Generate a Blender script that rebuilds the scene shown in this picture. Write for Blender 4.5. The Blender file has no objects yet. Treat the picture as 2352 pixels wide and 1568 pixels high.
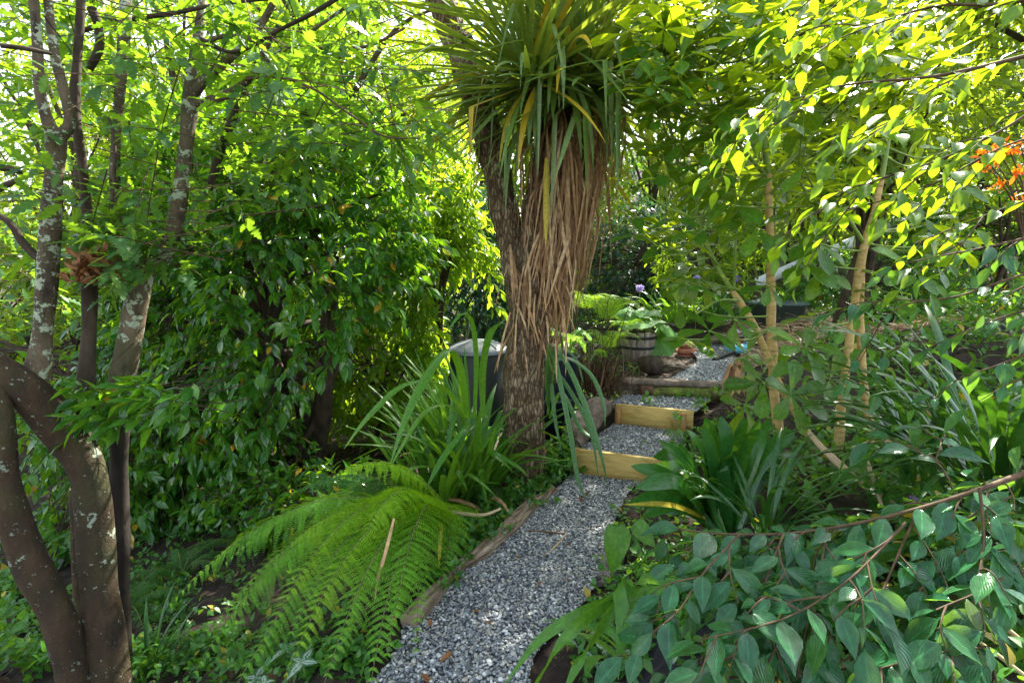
import bpy, bmesh, math
import numpy as np
from mathutils import Vector, Matrix

# ------------------------------------------------------------------ camera, world, sun, exposure
scene = bpy.context.scene
COL = scene.collection
R_ = math.radians
PITCH = R_(8.0); CAMH = 1.5; FPX = 1176.0      # picture measured at 2352 x 1568
cam = bpy.data.objects.new('camera', bpy.data.cameras.new('camera'))
COL.objects.link(cam)
cam.location = (0, 0, CAMH)
cam.rotation_euler = (math.pi/2 - PITCH, 0, 0)
cam.data.sensor_width = 36.0; cam.data.lens = 18.0
cam.data.clip_start = 0.02; cam.data.clip_end = 2000
scene.camera = cam

SUN_EL, SUN_AZ = R_(47), R_(33)                # azimuth from +Y towards +X: ahead, to the right
world = bpy.data.worlds.new('World'); scene.world = world; world.use_nodes = True
nt = world.node_tree; nt.nodes.clear()
sky = nt.nodes.new('ShaderNodeTexSky'); sky.sky_type = 'NISHITA'; sky.sun_disc = False
sky.sun_elevation = SUN_EL; sky.sun_rotation = SUN_AZ; sky.air_density = 1.0; sky.dust_density = 1.5; sky.ozone_density = 1.0
bg = nt.nodes.new('ShaderNodeBackground'); bg.inputs['Strength'].default_value = 0.15
wo = nt.nodes.new('ShaderNodeOutputWorld')
bwn = nt.nodes.new('ShaderNodeRGBToBW'); nt.links.new(sky.outputs[0], bwn.inputs[0])
wm = nt.nodes.new('ShaderNodeMix'); wm.data_type = 'RGBA'; wm.inputs[0].default_value = .5     # warm grey mixed half into the sky, standing in for a white balance
wt = nt.nodes.new('ShaderNodeMix'); wt.data_type = 'RGBA'; wt.blend_type = 'MULTIPLY'; wt.inputs[0].default_value = 1.0
nt.links.new(bwn.outputs[0], wt.inputs[6]); wt.inputs[7].default_value = (1.15, 1.12, 1.0, 1)
nt.links.new(sky.outputs[0], wm.inputs[6]); nt.links.new(wt.outputs[2], wm.inputs[7]); nt.links.new(wm.outputs[2], bg.inputs[0]); nt.links.new(bg.outputs[0], wo.inputs[0])
sd = bpy.data.lights.new('sun', 'SUN'); sd.energy = 4.4; sd.angle = R_(0.55); sd.color = (1.0, 0.95, 0.84)
sun = bpy.data.objects.new('sun', sd); COL.objects.link(sun); sun.location = (8, 12, 15)
sv = Vector((math.sin(SUN_AZ)*math.cos(SUN_EL), math.cos(SUN_AZ)*math.cos(SUN_EL), math.sin(SUN_EL)))
sun.rotation_euler = (-sv).to_track_quat('-Z', 'Y').to_euler()
vs = scene.view_settings
scene.display_settings.display_device = 'sRGB'
vs.view_transform = 'Standard'; vs.look = 'None'; vs.exposure = 2.4; vs.gamma = 1.0; vs.use_curve_mapping = False
cy = scene.cycles
cy.max_bounces = 8; cy.diffuse_bounces = 4; cy.glossy_bounces = 3; cy.transmission_bounces = 6; cy.transparent_max_bounces = 8
cy.use_denoising = True; cy.sample_clamp_indirect = 6.0; cy.caustics_reflective = False; cy.caustics_refractive = False
try: cy.denoising_input_passes = 'RGB_ALBEDO_NORMAL'
except Exception: pass

# ------------------------------------------------------------------ picture <-> world
CP, SP = math.cos(PITCH), math.sin(PITCH)
def ray(px, py):
    dx, dy = (px-1176)/FPX, (784-py)/FPX
    return np.array([dx, CP + dy*SP, -SP + dy*CP])
def at(px, py, Y):
    d = ray(px, py); t = Y/d[1]
    return np.array([0, 0, CAMH]) + d*t
def depth(px, py, Y): return Y/ray(px, py)[1]
def gp(px, py, z):
    d = ray(px, py); t = (z-CAMH)/d[2]
    return np.array([0, 0, CAMH]) + d*t

rng = np.random.default_rng(11)
UP = np.array([0., 0., 1.])
def nrm(v): return v/np.maximum(np.linalg.norm(v, axis=-1, keepdims=True), 1e-9)
def sst(a, b, x):
    t = np.clip((x-a)/(b-a), 0, 1); return t*t*(3-2*t)
_K = np.random.default_rng(3).normal(size=(14, 3)); _PH = np.random.default_rng(4).uniform(0, 6.28, 14)
def nz(p, s=1.0):                                # cheap smooth noise, about -1..1
    return np.sin(np.asarray(p)*s @ _K.T + _PH).mean(axis=-1)*2.2

# ------------------------------------------------------------------ the lie of the land
PATHC = np.array([[-0.65, 0.2], [-.50, 1.0], [-.155, 1.9], [.08, 2.4], [.33, 2.9], [.70, 3.5], [1.15, 4.15], [1.62, 4.75], [1.95, 5.3], [2.3, 6.2], [2.9, 8.0]])
def pcx(y): return np.interp(y, PATHC[:, 1], PATHC[:, 0])
def zpath(y): return np.interp(y, [-5, 2.0, 3.3, 3.5, 3.62, 4.1, 4.25, 4.6, 4.85, 6.2, 9, 14, 30], [-.03, -.01, .02, .03, .12, .16, .29, .33, .45, .53, .8, 2.0, 8.0])
def hgt(x, y):
    x = np.asarray(x, float); y = np.asarray(y, float)
    u = x - pcx(y); zp = zpath(y + .387*np.clip(u, -.7, .9)*sst(3.0, 3.5, y)*(1-sst(5.2, 6.0, y)))
    # left side falls away, right bank rises
    left = np.minimum(zp, .06) - .40*np.clip(-u-.5, 0, 1.1) - .10*np.clip(-u-1.6, 0, 2.5) - .03*np.clip(-u-4.1, 0, 20)
    back = sst(6.5, 12, y)*1.0
    left = left + back*.5
    fl = 1-.62*sst(4.7, 5.8, y)
    right = zp + .07*sst(.42, .62, u) + fl*(.30*sst(.5, 1.35, u) + .16*np.clip(u-1.3, 0, 2.5))
    wl = sst(.42, .85, -u); wr = sst(.40, .52, u)
    z = zp*(1-wl)*(1-wr) + left*wl + right*wr
    z = z + .17*np.exp(-((x-3.55)**2/.5+(y-6.3)**2/.5))
    n = nz(np.stack([x, y, x*0], -1), 2.2)*.02 + nz(np.stack([x, y, x*0+3], -1), 7.)*.008
    return z + n*np.maximum(wl, wr) - .02
def hg(x, y): return float(hgt(np.array([x]), np.array([y]))[0])
def ground_at(px, py):
    d = ray(px, py); o = np.array([0, 0, CAMH]); t = .6
    for _ in range(400):
        p = o+d*t
        if p[2] <= hg(p[0], p[1]): break
        t += .03
    return p

# ------------------------------------------------------------------ scene bookkeeping
def tag(o, label, cat=None, group=None, kind=None):
    if label: o['label'] = label
    if cat: o['category'] = cat
    if group: o['group'] = group
    if kind: o['kind'] = kind
    return o
BASE = {}
def thing(name, label, cat, loc, group=None):
    o = bpy.data.objects.new(name, None); COL.objects.link(o)
    o.empty_display_size = .05
    loc = np.asarray(loc, float); o.location = loc; BASE[o.name] = loc
    return tag(o, label, cat, group)

class MB:
    """collects vertices and faces for ONE mesh"""
    def __init__(s): s.V = []; s.L = []; s.T = []; s.UV = []; s.M = []; s.n = 0
    def add(s, V, F, UV=None, mi=0):
        V = np.asarray(V, float).reshape(-1, 3); F = np.asarray(F, np.int64)
        if len(F) == 0: return s
        UV = np.zeros((len(V), 2)) if UV is None else np.asarray(UV, float)
        s.V.append(V); s.L.append((F+s.n).ravel()); s.T.append(np.full(len(F), F.shape[1])); s.UV.append(UV[F.ravel()])
        s.M.append(np.full(len(F), mi)); s.n += len(V); return s
    def scatter(s, T, pos, R, sc, mi=0):
        V, F, UV = T; pos = np.asarray(pos, float); n = len(pos)
        if n == 0: return s
        sc = np.asarray(sc, float)
        sc = sc.reshape(n, 1, 1) if sc.ndim == 1 else sc.reshape(n, 1, 3)
        W = np.einsum('nij,nkj->nki', R, V[None]*sc) + pos[:, None, :]
        FF = F[None] + (np.arange(n)*len(V))[:, None, None]
        return s.add(W.reshape(-1, 3), FF.reshape(-1, F.shape[1]), np.tile(UV, (n, 1)), mi)
    def build(s, name, mats, parent=None, smooth=True, loc=None):
        base = BASE.get(parent.name, np.zeros(3)) if parent is not None else (np.zeros(3) if loc is None else np.asarray(loc, float))
        V = np.concatenate(s.V) - base; L = np.concatenate(s.L); T = np.concatenate(s.T); UV = np.concatenate(s.UV); M = np.concatenate(s.M)
        me = bpy.data.meshes.new(name)
        me.vertices.add(len(V)); me.vertices.foreach_set('co', V.ravel().astype(np.float32))
        me.loops.add(len(L)); me.loops.foreach_set('vertex_index', L.astype(np.int32))
        me.polygons.add(len(T)); st = np.concatenate([[0], np.cumsum(T)[:-1]])
        me.polygons.foreach_set('loop_start', st.astype(np.int32)); me.polygons.foreach_set('loop_total', T.astype(np.int32))
        me.polygons.foreach_set('material_index', M.astype(np.int32))
        me.polygons.foreach_set('use_smooth', np.full(len(T), smooth))
        uvl = me.uv_layers.new(name='UVMap'); uvl.data.foreach_set('uv', UV.ravel().astype(np.float32))
        for m in (mats if isinstance(mats, (list, tuple)) else [mats]): me.materials.append(m)
        me.update(calc_edges=True)
        o = bpy.data.objects.new(name, me); COL.objects.link(o)
        o.location = base if parent is None else (0, 0, 0)
        if parent is not None: o.parent = parent
        BASE[o.name] = base
        return o

# ------------------------------------------------------------------ shape helpers
def frames(d, up):
    y = nrm(d); up = np.broadcast_to(up, y.shape); x = np.cross(y, up); bad = np.linalg.norm(x, axis=-1) < 1e-4
    x[bad] = np.cross(y[bad], np.array([1., .1, 0])); x = nrm(x); z = np.cross(x, y)
    return np.stack([x, y, z], axis=-1)
def leaf_T(prof, fold=.2, curl=.12, wave=0.0):
    """leaf along +Y, length 1; prof = (t, half width) rows, pointed ends"""
    V = []; UV = []; F = []; rows = []
    for i, (t, w) in enumerate(prof):
        z = -curl*t*t
        if w == 0: rows.append([len(V)]); V.append((0, t, z)); UV.append((.5, t))
        else:
            a = len(V); rows.append([a, a+1, a+2]); wv = wave*math.sin(t*11+1)
            V += [(-w, t, z+fold*w+wv), (0, t, z), (w, t, z+fold*w-wv)]; UV += [(0, t), (.5, t), (1, t)]
    for A, B in zip(rows[:-1], rows[1:]):
        if len(A) == 1 and len(B) == 3: F += [(A[0], B[1], B[0]), (A[0], B[2], B[1])]
        elif len(A) == 3 and len(B) == 1: F += [(A[0], A[1], B[0]), (A[1], A[2], B[0])]
        else: F += [(A[0], A[1], B[1]), (A[0], B[1], B[0]), (A[1], A[2], B[2]), (A[1], B[2], B[1])]
    return np.array(V, float), np.array(F), np.array(UV, float)
T_LAUREL = leaf_T([(0, 0), (.06, .012), (.22, .15), (.45, .205), (.7, .15), (.88, .05), (1, 0)], .3, .18)
T_CAM = leaf_T([(0, 0), (.04, .012), (.09, .03), (.2, .125), (.35, .195), (.5, .222), (.65, .195), (.8, .115), (.91, .038), (1, 0)], .3, .14, .008)
T_CAM2 = leaf_T([(0, 0), (.04, .012), (.09, .03), (.2, .14), (.35, .215), (.5, .235), (.65, .19), (.8, .10), (.9, .05), (1, 0)], .55, .28, .014)
T_OBOV = leaf_T([(0, 0), (.05, .02), (.3, .085), (.5, .145), (.66, .19), (.70, .178), (.76, .195), (.80, .175), (.86, .165), (.90, .125), (.95, .09), (1, 0)], .22, .16, .006)
T_LOBE = leaf_T([(0, 0), (.08, .015), (.18, .13), (.25, .07), (.36, .21), (.43, .10), (.54, .25), (.62, .11), (.72, .2), (.79, .09), (.87, .12), (1, 0)], .2, .12)
T_FAR = leaf_T([(0, 0), (.42, .21), (1, 0)], .3, .1)
T_MID = leaf_T([(0, 0), (.2, .13), (.5, .2), (.8, .11), (1, 0)], .3, .15)
T_OVATE = leaf_T([(0, 0), (.06, .1), (.2, .27), (.42, .3), (.65, .22), (.85, .1), (1, 0)], .22, .2)
T_PINN = leaf_T([(0, .02), (.15, .12), (.3, .08), (.42, .13), (.55, .07), (.68, .10), (.82, .045), (1, 0)], .1, .15)
T_STRAW = leaf_T([(0, .02), (.5, .025), (1, .02)], .5, .1)
T_DRY = leaf_T([(0, 0), (.15, .12), (.4, .24), (.7, .2), (.9, .08), (1, 0)], .7, -.3, .05)

def crom(P, n):
    P = np.asarray(P, float)
    if len(P) == 2: return P[0]+(P[1]-P[0])*np.linspace(0, 1, n)[:, None]
    Q = np.vstack([2*P[0]-P[1], P, 2*P[-1]-P[-2]]); out = []
    for u in np.linspace(0, len(P)-1, n):
        i = min(int(u), len(P)-2); t = u-i; a, b, c, d = Q[i:i+4]
        out.append(.5*((2*b)+(c-a)*t+(2*a-5*b+4*c-d)*t*t+(3*b-a-3*c+d)*t**3))
    return np.array(out)
def tube(mb, P, rad, seg=10, n=None, rough=0.0, rs=9.0, mi=0, cap=True, uo=0.0):
    P = np.asarray(P, float); rad = np.broadcast_to(np.asarray(rad, float), (len(P),))
    n = n or max(2, (len(P)-1)*5)
    Q = crom(np.column_stack([P, rad]), n); C, r = Q[:, :3], np.maximum(Q[:, 3], 1e-4)
    Tn = nrm(np.gradient(C, axis=0)); a = np.array([1., 0, 0]) if abs(Tn[0][0]) < .8 else np.array([0, 1., 0])
    X = []; x = nrm(np.cross(Tn[0], a))
    for t in Tn: x = nrm(x - t*np.dot(x, t)); X.append(x)
    X = np.array(X); Y = np.cross(Tn, X)
    th = np.linspace(0, 2*np.pi, seg+1)[:-1]
    off = X[:, None]*np.cos(th)[None, :, None]+Y[:, None]*np.sin(th)[None, :, None]
    V = C[:, None]+off*r[:, None, None]
    if rough: V = V + off*(nz(V, rs)*rough)[..., None]*np.minimum(1, r/.03)[:, None, None]
    L = np.concatenate([[0], np.cumsum(np.linalg.norm(np.diff(C, axis=0), axis=1))])
    UV = np.stack([np.broadcast_to(th/(2*np.pi), (n, seg)), np.broadcast_to(L[:, None]+uo, (n, seg))], -1)
    i, j = np.meshgrid(np.arange(n-1), np.arange(seg), indexing='ij'); j2 = (j+1) % seg
    F = np.stack([i*seg+j, i*seg+j2, (i+1)*seg+j2, (i+1)*seg+j], -1).reshape(-1, 4)
    mb.add(V.reshape(-1, 3), F, UV.reshape(-1, 2), mi)
    if cap:
        for k in (0, n-1):
            VV = np.vstack([V[k], C[k][None]]); jj = np.arange(seg)
            mb.add(VV, np.stack([jj, (jj+1) % seg, np.full(seg, seg)], -1), None, mi)
    return mb
def ptube(mb, pts, **k):                          # points as (px, py, Y, radius in px)
    P = np.array([at(a, b, c) for a, b, c, r in pts]); rr = [r*depth(a, b, c)/FPX for a, b, c, r in pts]
    return tube(mb, P, rr, **k)
def ribbon(mb, P, W, side=None, fold=.25, mi=0):
    P = np.asarray(P, float); n = len(P); W = np.asarray(W, float)
    Tn = nrm(np.gradient(P, axis=0))
    S = nrm(np.cross(Tn, np.broadcast_to(UP, Tn.shape)+1e-4)) if side is None else np.broadcast_to(side, Tn.shape)
    S = nrm(S - Tn*np.sum(S*Tn, 1, keepdims=True)); N = np.cross(S, Tn)
    V = np.stack([P-S*W[:, None]+N*(W*fold)[:, None], P, P+S*W[:, None]+N*(W*fold)[:, None]], 1).reshape(-1, 3)
    v = np.linspace(0, 1, n); UV = np.stack([np.tile([0, .5, 1], n), np.repeat(v, 3)], -1)
    i = np.arange(n-1)*3
    F = np.concatenate([np.stack([i, i+1, i+4, i+3], -1), np.stack([i+1, i+2, i+5, i+4], -1)])
    mb.add(V, F, UV, mi)
def strap(mb, p0, az, el, L, w, droop, n=12, twist=0.0, fold=.3, pw=1.5, kink=None, mi=0, az2=0.0):
    p = np.array(p0, float); P = [p.copy()]; t = np.linspace(0, 1, n)
    for k in range(n-1):
        e = el - droop*(t[k]**pw)
        if kink and t[k] > kink[0]: e -= kink[1]
        e = max(e, -1.52); a = az + az2*t[k]
        p = p + np.array([math.cos(e)*math.cos(a), math.cos(e)*math.sin(a), math.sin(e)])*L/(n-1); P.append(p.copy())
    W = w*np.minimum(1, .55+2.5*t)*np.clip((1-t)*3.0, 0, 1)**.75; W[-1] = .0008
    sd = np.array([-math.sin(az), math.cos(az), 0])*math.cos(twist)+UP*math.sin(twist)
    ribbon(mb, P, W, sd, fold, mi)
    return np.array(P)
def lathe(mb, c, prof, seg=40, mi=0):
    prof = np.asarray(prof, float); n = len(prof); th = np.linspace(0, 2*np.pi, seg+1)[:-1]
    V = np.stack([c[0]+prof[:, 0:1]*np.cos(th), c[1]+prof[:, 0:1]*np.sin(th), np.broadcast_to(c[2]+prof[:, 1:2], (n, seg))], -1)
    i, j = np.meshgrid(np.arange(n-1), np.arange(seg), indexing='ij'); j2 = (j+1) % seg
    UV = np.stack([np.broadcast_to(th/(2*np.pi), (n, seg)), np.broadcast_to(np.arange(n)[:, None]/n, (n, seg))], -1)
    mb.add(V.reshape(-1, 3), np.stack([i*seg+j, i*seg+j2, (i+1)*seg+j2, (i+1)*seg+j], -1).reshape(-1, 4), UV.reshape(-1, 2), mi)
def box(mb, c, size, ex, ey=None, bev=.004, mi=0, jit=0.0, cuts=0):
    """bevelled box; ex = direction of its length, ez roughly up"""
    ex = nrm(np.asarray(ex, float)); ez = UP if ey is None else None
    if ey is None: eyv = nrm(np.cross(UP, ex)); ez = np.cross(ex, eyv)
    else: eyv = nrm(np.asarray(ey, float)); ez = np.cross(ex, eyv)
    bm = bmesh.new(); bmesh.ops.create_cube(bm, size=1.0)
    for v in bm.verts: v.co = Vector((v.co.x*size[0], v.co.y*size[1], v.co.z*size[2]))
    if cuts: bmesh.ops.subdivide_edges(bm, edges=[e for e in bm.edges if abs((e.verts[0].co-e.verts[1].co).x) > .01], cuts=cuts, use_grid_fill=True)
    bmesh.ops.bevel(bm, geom=[e for e in bm.edges if e.is_manifold and e.calc_face_angle(0) > .5], offset=bev, segments=2, affect='EDGES')
    bmesh.ops.triangulate(bm, faces=bm.faces)
    bm.verts.index_update()
    V = np.array([v.co for v in bm.verts]); F = np.array([[v.index for v in f.verts] for f in bm.faces]); bm.free()
    if jit: V = V + np.stack([nz(V+7.1, 9), nz(V+3.3, 11), nz(V+1.7, 12)], -1)*jit
    R = np.stack([ex, eyv, ez], -1)
    mb.add(V @ R.T + np.asarray(c, float), F, V[:, [0, 2]], mi)

# ------------------------------------------------------------------ materials
def newmat(name):
    m = bpy.data.materials.new(name); m.use_nodes = True; t = m.node_tree; t.nodes.clear()
    return m, t
def nd(t, typ, ins=None, **pr):
    n = t.nodes.new(typ)
    for k, v in pr.items(): setattr(n, k, v)
    for k, v in (ins or {}).items():
        s = n.inputs[k]
        if isinstance(v, bpy.types.NodeSocket): t.links.new(v, s)
        else: s.default_value = v if not (isinstance(v, tuple) and len(v) == 3 and s.type == 'RGBA') else (*v, 1)
    return n
def ramp(t, fac, stops, interp='LINEAR'):
    n = t.nodes.new('ShaderNodeValToRGB'); e = n.color_ramp.elements; n.color_ramp.interpolation = interp
    while len(e) < len(stops): e.new(.5)
    for q, (p, c) in zip(e, stops): q.position = p; q.color = (*c, 1) if isinstance(c, tuple) else (c, c, c, 1)
    t.links.new(fac, n.inputs[0]); return n.outputs[0]
def mixc(t, f, a, b, mode='MIX'):
    n = nd(t, 'ShaderNodeMix', data_type='RGBA', blend_type=mode)
    for k, v in ((0, f), (6, a), (7, b)):
        s = n.inputs[k]
        if isinstance(v, bpy.types.NodeSocket): t.links.new(v, s)
        else: s.default_value = v if not isinstance(v, tuple) else (*v, 1)
    return n.outputs[2]
def mth(t, op, a, b=0.0):
    n = nd(t, 'ShaderNodeMath', operation=op)
    for i, v in enumerate((a, b)):
        if isinstance(v, bpy.types.NodeSocket): t.links.new(v, n.inputs[i])
        else: n.inputs[i].default_value = v
    return n.outputs[0]
def finish(t, bsdf):
    o = t.nodes.new('ShaderNodeOutputMaterial'); t.links.new(bsdf, o.inputs[0])
def leafmat(name, cols, trans, tf=.4, rough=.35, spec=.5, rib=1.6, under=1.25, veg=0.0, spots=0.0, yellow=None, bump=.0, silver=False):
    m, t = newmat(name)
    g = nd(t, 'ShaderNodeNewGeometry'); rnd = g.outputs['Random Per Island']
    k = len(cols); c = ramp(t, rnd, [(i/(max(k-1, 1)), q) for i, q in enumerate(cols)])
    uv = nd(t, 'ShaderNodeTexCoord').outputs['UV']; sx = nd(t, 'ShaderNodeSeparateXYZ', {0: uv})
    d = mth(t, 'ABSOLUTE', mth(t, 'SUBTRACT', sx.outputs[0], .5))
    obj = nd(t, 'ShaderNodeTexCoord').outputs['Object']
    nz_ = nd(t, 'ShaderNodeTexNoise', {'Vector': obj, 'Scale': 60.0, 'Detail': 3.0}).outputs[0]
    c = mixc(t, 1.0, c, ramp(t, nz_, [(.3, .75), (.7, 1.25)]), 'MULTIPLY')
    ribf = ramp(t, d, [(0.0, 1.0), (.035, .6), (.06, 0.0)])
    c = mixc(t, ribf, c, mixc(t, 1.0, c, (rib, rib, rib), 'MULTIPLY'))
    if silver:
        nn = nd(t, 'ShaderNodeTexNoise', {'Vector': obj, 'Scale': 140.0, 'Detail': 2.0}).outputs[0]
        e = mth(t, 'ADD', d, mth(t, 'MULTIPLY', mth(t, 'SUBTRACT', nn, .5), .5))
        sm = ramp(t, e, [(.02, 0.0), (.07, 1.0), (.22, 1.0), (.29, 0.0)])
        c = mixc(t, sm, c, (.38, .46, .38))
    tr = trans
    if spots:
        q1 = nd(t, 'ShaderNodeTexNoise', {'Vector': obj, 'Scale': 95.0, 'Detail': 2.0}).outputs[0]
        c = mixc(t, ramp(t, q1, [(spots, 0.0), (spots+.02, .85)]), c, (.05, .035, .015))
    if yellow:
        yf = ramp(t, mth(t, 'FRACT', mth(t, 'MULTIPLY', rnd, 37.7)), [(1-yellow[0]-.002, 0.0), (1-yellow[0], 1.0)])
        c = mixc(t, yf, c, yellow[1]); tr = mixc(t, yf, trans, (.4, .28, .02))
    trv = mixc(t, 1.0, tr if isinstance(tr, bpy.types.NodeSocket) else mixc(t, 0.0, trans, trans), ramp(t, nz_, [(.3, .8), (.7, 1.2)]), 'MULTIPLY')
    c = mixc(t, mth(t, 'MULTIPLY', g.outputs['Backfacing'], .7), c, mixc(t, 1.0, c, (under*1.05, under, under*1.0), 'MULTIPLY'))
    ins = {'Base Color': c, 'Roughness': rough, 'Specular IOR Level': spec}
    wv = nd(t, 'ShaderNodeTexWave', {'Vector': uv, 'Scale': 5.0, 'Distortion': 2.0}, bands_direction='DIAGONAL')
    if bump:
        ins['Normal'] = nd(t, 'ShaderNodeBump', {'Height': mth(t, 'ADD', wv.outputs[1], nz_), 'Strength': bump, 'Distance': .004}).outputs[0]
    p = nd(t, 'ShaderNodeBsdfPrincipled', ins)
    tb = nd(t, 'ShaderNodeBsdfTranslucent', {'Color': trv})
    mx = nd(t, 'ShaderNodeMixShader', {0: tf, 1: p.outputs[0], 2: tb.outputs[0]})
    finish(t, mx.outputs[0]); return m
def noisemat(name, stops, scale=8., detail=6., rough=.85, bump=.4, dist=.01, stretch=(1, 1, 1), spec=.3, metal=0.0, fine=None, coord='Object'):
    m, t = newmat(name)
    co = nd(t, 'ShaderNodeMapping', {0: nd(t, 'ShaderNodeTexCoord').outputs[coord], 3: stretch}).outputs[0]
    n1 = nd(t, 'ShaderNodeTexNoise', {'Vector': co, 'Scale': scale, 'Detail': detail, 'Roughness': .62}).outputs[0]
    c = ramp(t, n1, stops)
    ins = {'Base Color': c, 'Roughness': rough, 'Specular IOR Level': spec, 'Metallic': metal}
    if bump:
        n2 = nd(t, 'ShaderNodeTexNoise', {'Vector': co, 'Scale': scale*3.1, 'Detail': 6.}).outputs[0]
        ins['Normal'] = nd(t, 'ShaderNodeBump', {'Height': mth(t, 'ADD', n1, mth(t, 'MULTIPLY', n2, .5)), 'Strength': bump, 'Distance': dist}).outputs[0]
    finish(t, nd(t, 'ShaderNodeBsdfPrincipled', ins).outputs[0]); return m
def islandmat(name, stops, rough=.6, trans=None, spec=.4, tf=.25, noise=0):
    m, t = newmat(name)
    c = ramp(t, nd(t, 'ShaderNodeNewGeometry').outputs['Random Per Island'], stops)
    if noise:
        q = nd(t, 'ShaderNodeTexNoise', {'Vector': nd(t, 'ShaderNodeTexCoord').outputs['Object'], 'Scale': float(noise), 'Detail': 4.}).outputs[0]
        c = mixc(t, 1.0, c, ramp(t, q, [(.3, .6), (.7, 1.3)]), 'MULTIPLY')
    p = nd(t, 'ShaderNodeBsdfPrincipled', {'Base Color': c, 'Roughness': rough, 'Specular IOR Level': spec}).outputs[0]
    if trans:
        p = nd(t, 'ShaderNodeMixShader', {0: tf, 1: p, 2: nd(t, 'ShaderNodeBsdfTranslucent', {'Color': trans}).outputs[0]}).outputs[0]
    finish(t, p); return m
def lichenmat(name, base, lich, amount, dark=(.03, .024, .018)):
    m, t = newmat(name)
    co = nd(t, 'ShaderNodeTexCoord').outputs['Object']
    st = nd(t, 'ShaderNodeMapping', {0: co, 3: (1, 1, .45)}).outputs[0]
    n1 = nd(t, 'ShaderNodeTexNoise', {'Vector': st, 'Scale': 14., 'Detail': 7., 'Roughness': .65}).outputs[0]
    c = ramp(t, n1, [(.3, dark), (.5, base), (.72, tuple(q*1.7 for q in base))])
    gr = nd(t, 'ShaderNodeTexNoise', {'Vector': co, 'Scale': 3.5, 'Detail': 3.}).outputs[0]
    c = mixc(t, ramp(t, gr, [(.48, 0.0), (.7, .55)]), c, (.05, .06, .02))
    big = nd(t, 'ShaderNodeTexNoise', {'Vector': co, 'Scale': 15., 'Detail': 3., 'Distortion': .8}).outputs[0]
    fin = nd(t, 'ShaderNodeTexNoise', {'Vector': co, 'Scale': 70., 'Detail': 5., 'Roughness': .7}).outputs[0]
    mk = ramp(t, mth(t, 'ADD', big, mth(t, 'MULTIPLY', mth(t, 'SUBTRACT', fin, .5), .7)), [(amount, 0.0), (amount+.03, 1.0)])
    spk = ramp(t, nd(t, 'ShaderNodeTexNoise', {'Vector': co, 'Scale': 45., 'Detail': 3.}).outputs[0], [(.68, 0.0), (.71, .8)])
    lc = mixc(t, fin, tuple(q*.6 for q in lich), tuple(min(1, q*1.25) for q in lich))
    c = mixc(t, mk, mixc(t, spk, c, lich), lc)
    h = mth(t, 'ADD', mth(t, 'MULTIPLY', mk, .6), mth(t, 'ADD', mth(t, 'MULTIPLY', n1, 1.2), mth(t, 'MULTIPLY', fin, .5)))
    bp = nd(t, 'ShaderNodeBump', {'Height': h, 'Strength': .8, 'Distance': .018}).outputs[0]
    finish(t, nd(t, 'ShaderNodeBsdfPrincipled', {'Base Color': c, 'Roughness': .85, 'Specular IOR Level': .25, 'Normal': bp}).outputs[0]); return m
def corkmat():
    m, t = newmat('cabbage_tree_bark')
    co = nd(t, 'ShaderNodeTexCoord').outputs['Object']
    st = nd(t, 'ShaderNodeMapping', {0: co, 3: (1, 1, .33)}).outputs[0]
    wob = nd(t, 'ShaderNodeTexNoise', {'Vector': co, 'Scale': 12., 'Detail': 3.}).outputs[1]
    sw = mixc(t, .035, st, wob)
    v1 = nd(t, 'ShaderNodeTexVoronoi', {'Vector': sw, 'Scale': 46.}, feature='DISTANCE_TO_EDGE').outputs[0]
    v2 = nd(t, 'ShaderNodeTexVoronoi', {'Vector': sw, 'Scale': 46.}).outputs[1]
    n1 = nd(t, 'ShaderNodeTexNoise', {'Vector': st, 'Scale': 60., 'Detail': 6., 'Roughness': .7}).outputs[0]
    n2 = nd(t, 'ShaderNodeTexNoise', {'Vector': co, 'Scale': 6., 'Detail': 3.}).outputs[0]
    c = ramp(t, mth(t, 'ADD', mth(t, 'MULTIPLY', n1, .7), mth(t, 'MULTIPLY', nd(t, 'ShaderNodeSeparateColor', {0: v2}).outputs[0], .3)), [(.3, (.10, .065, .035)), (.5, (.22, .15, .085)), (.7, (.42, .33, .22))])
    c = mixc(t, 1.0, c, ramp(t, n2, [(.3, .65), (.7, 1.2)]), 'MULTIPLY')
    crack = ramp(t, v1, [(0.0, 1.0), (.10, .5), (.25, 0.0)])
    c = mixc(t, mth(t, 'MULTIPLY', crack, .8), c, (.035, .022, .013))
    h = mth(t, 'ADD', mth(t, 'MULTIPLY', ramp(t, v1, [(0.0, 0.0), (.3, 1.0)]), 1.0), mth(t, 'MULTIPLY', n1, .6))
    bp = nd(t, 'ShaderNodeBump', {'Height': h, 'Strength': .9, 'Distance': .014}).outputs[0]
    finish(t, nd(t, 'ShaderNodeBsdfPrincipled', {'Base Color': c, 'Roughness': .9, 'Specular IOR Level': .15, 'Normal': bp}).outputs[0]); return m
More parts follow.
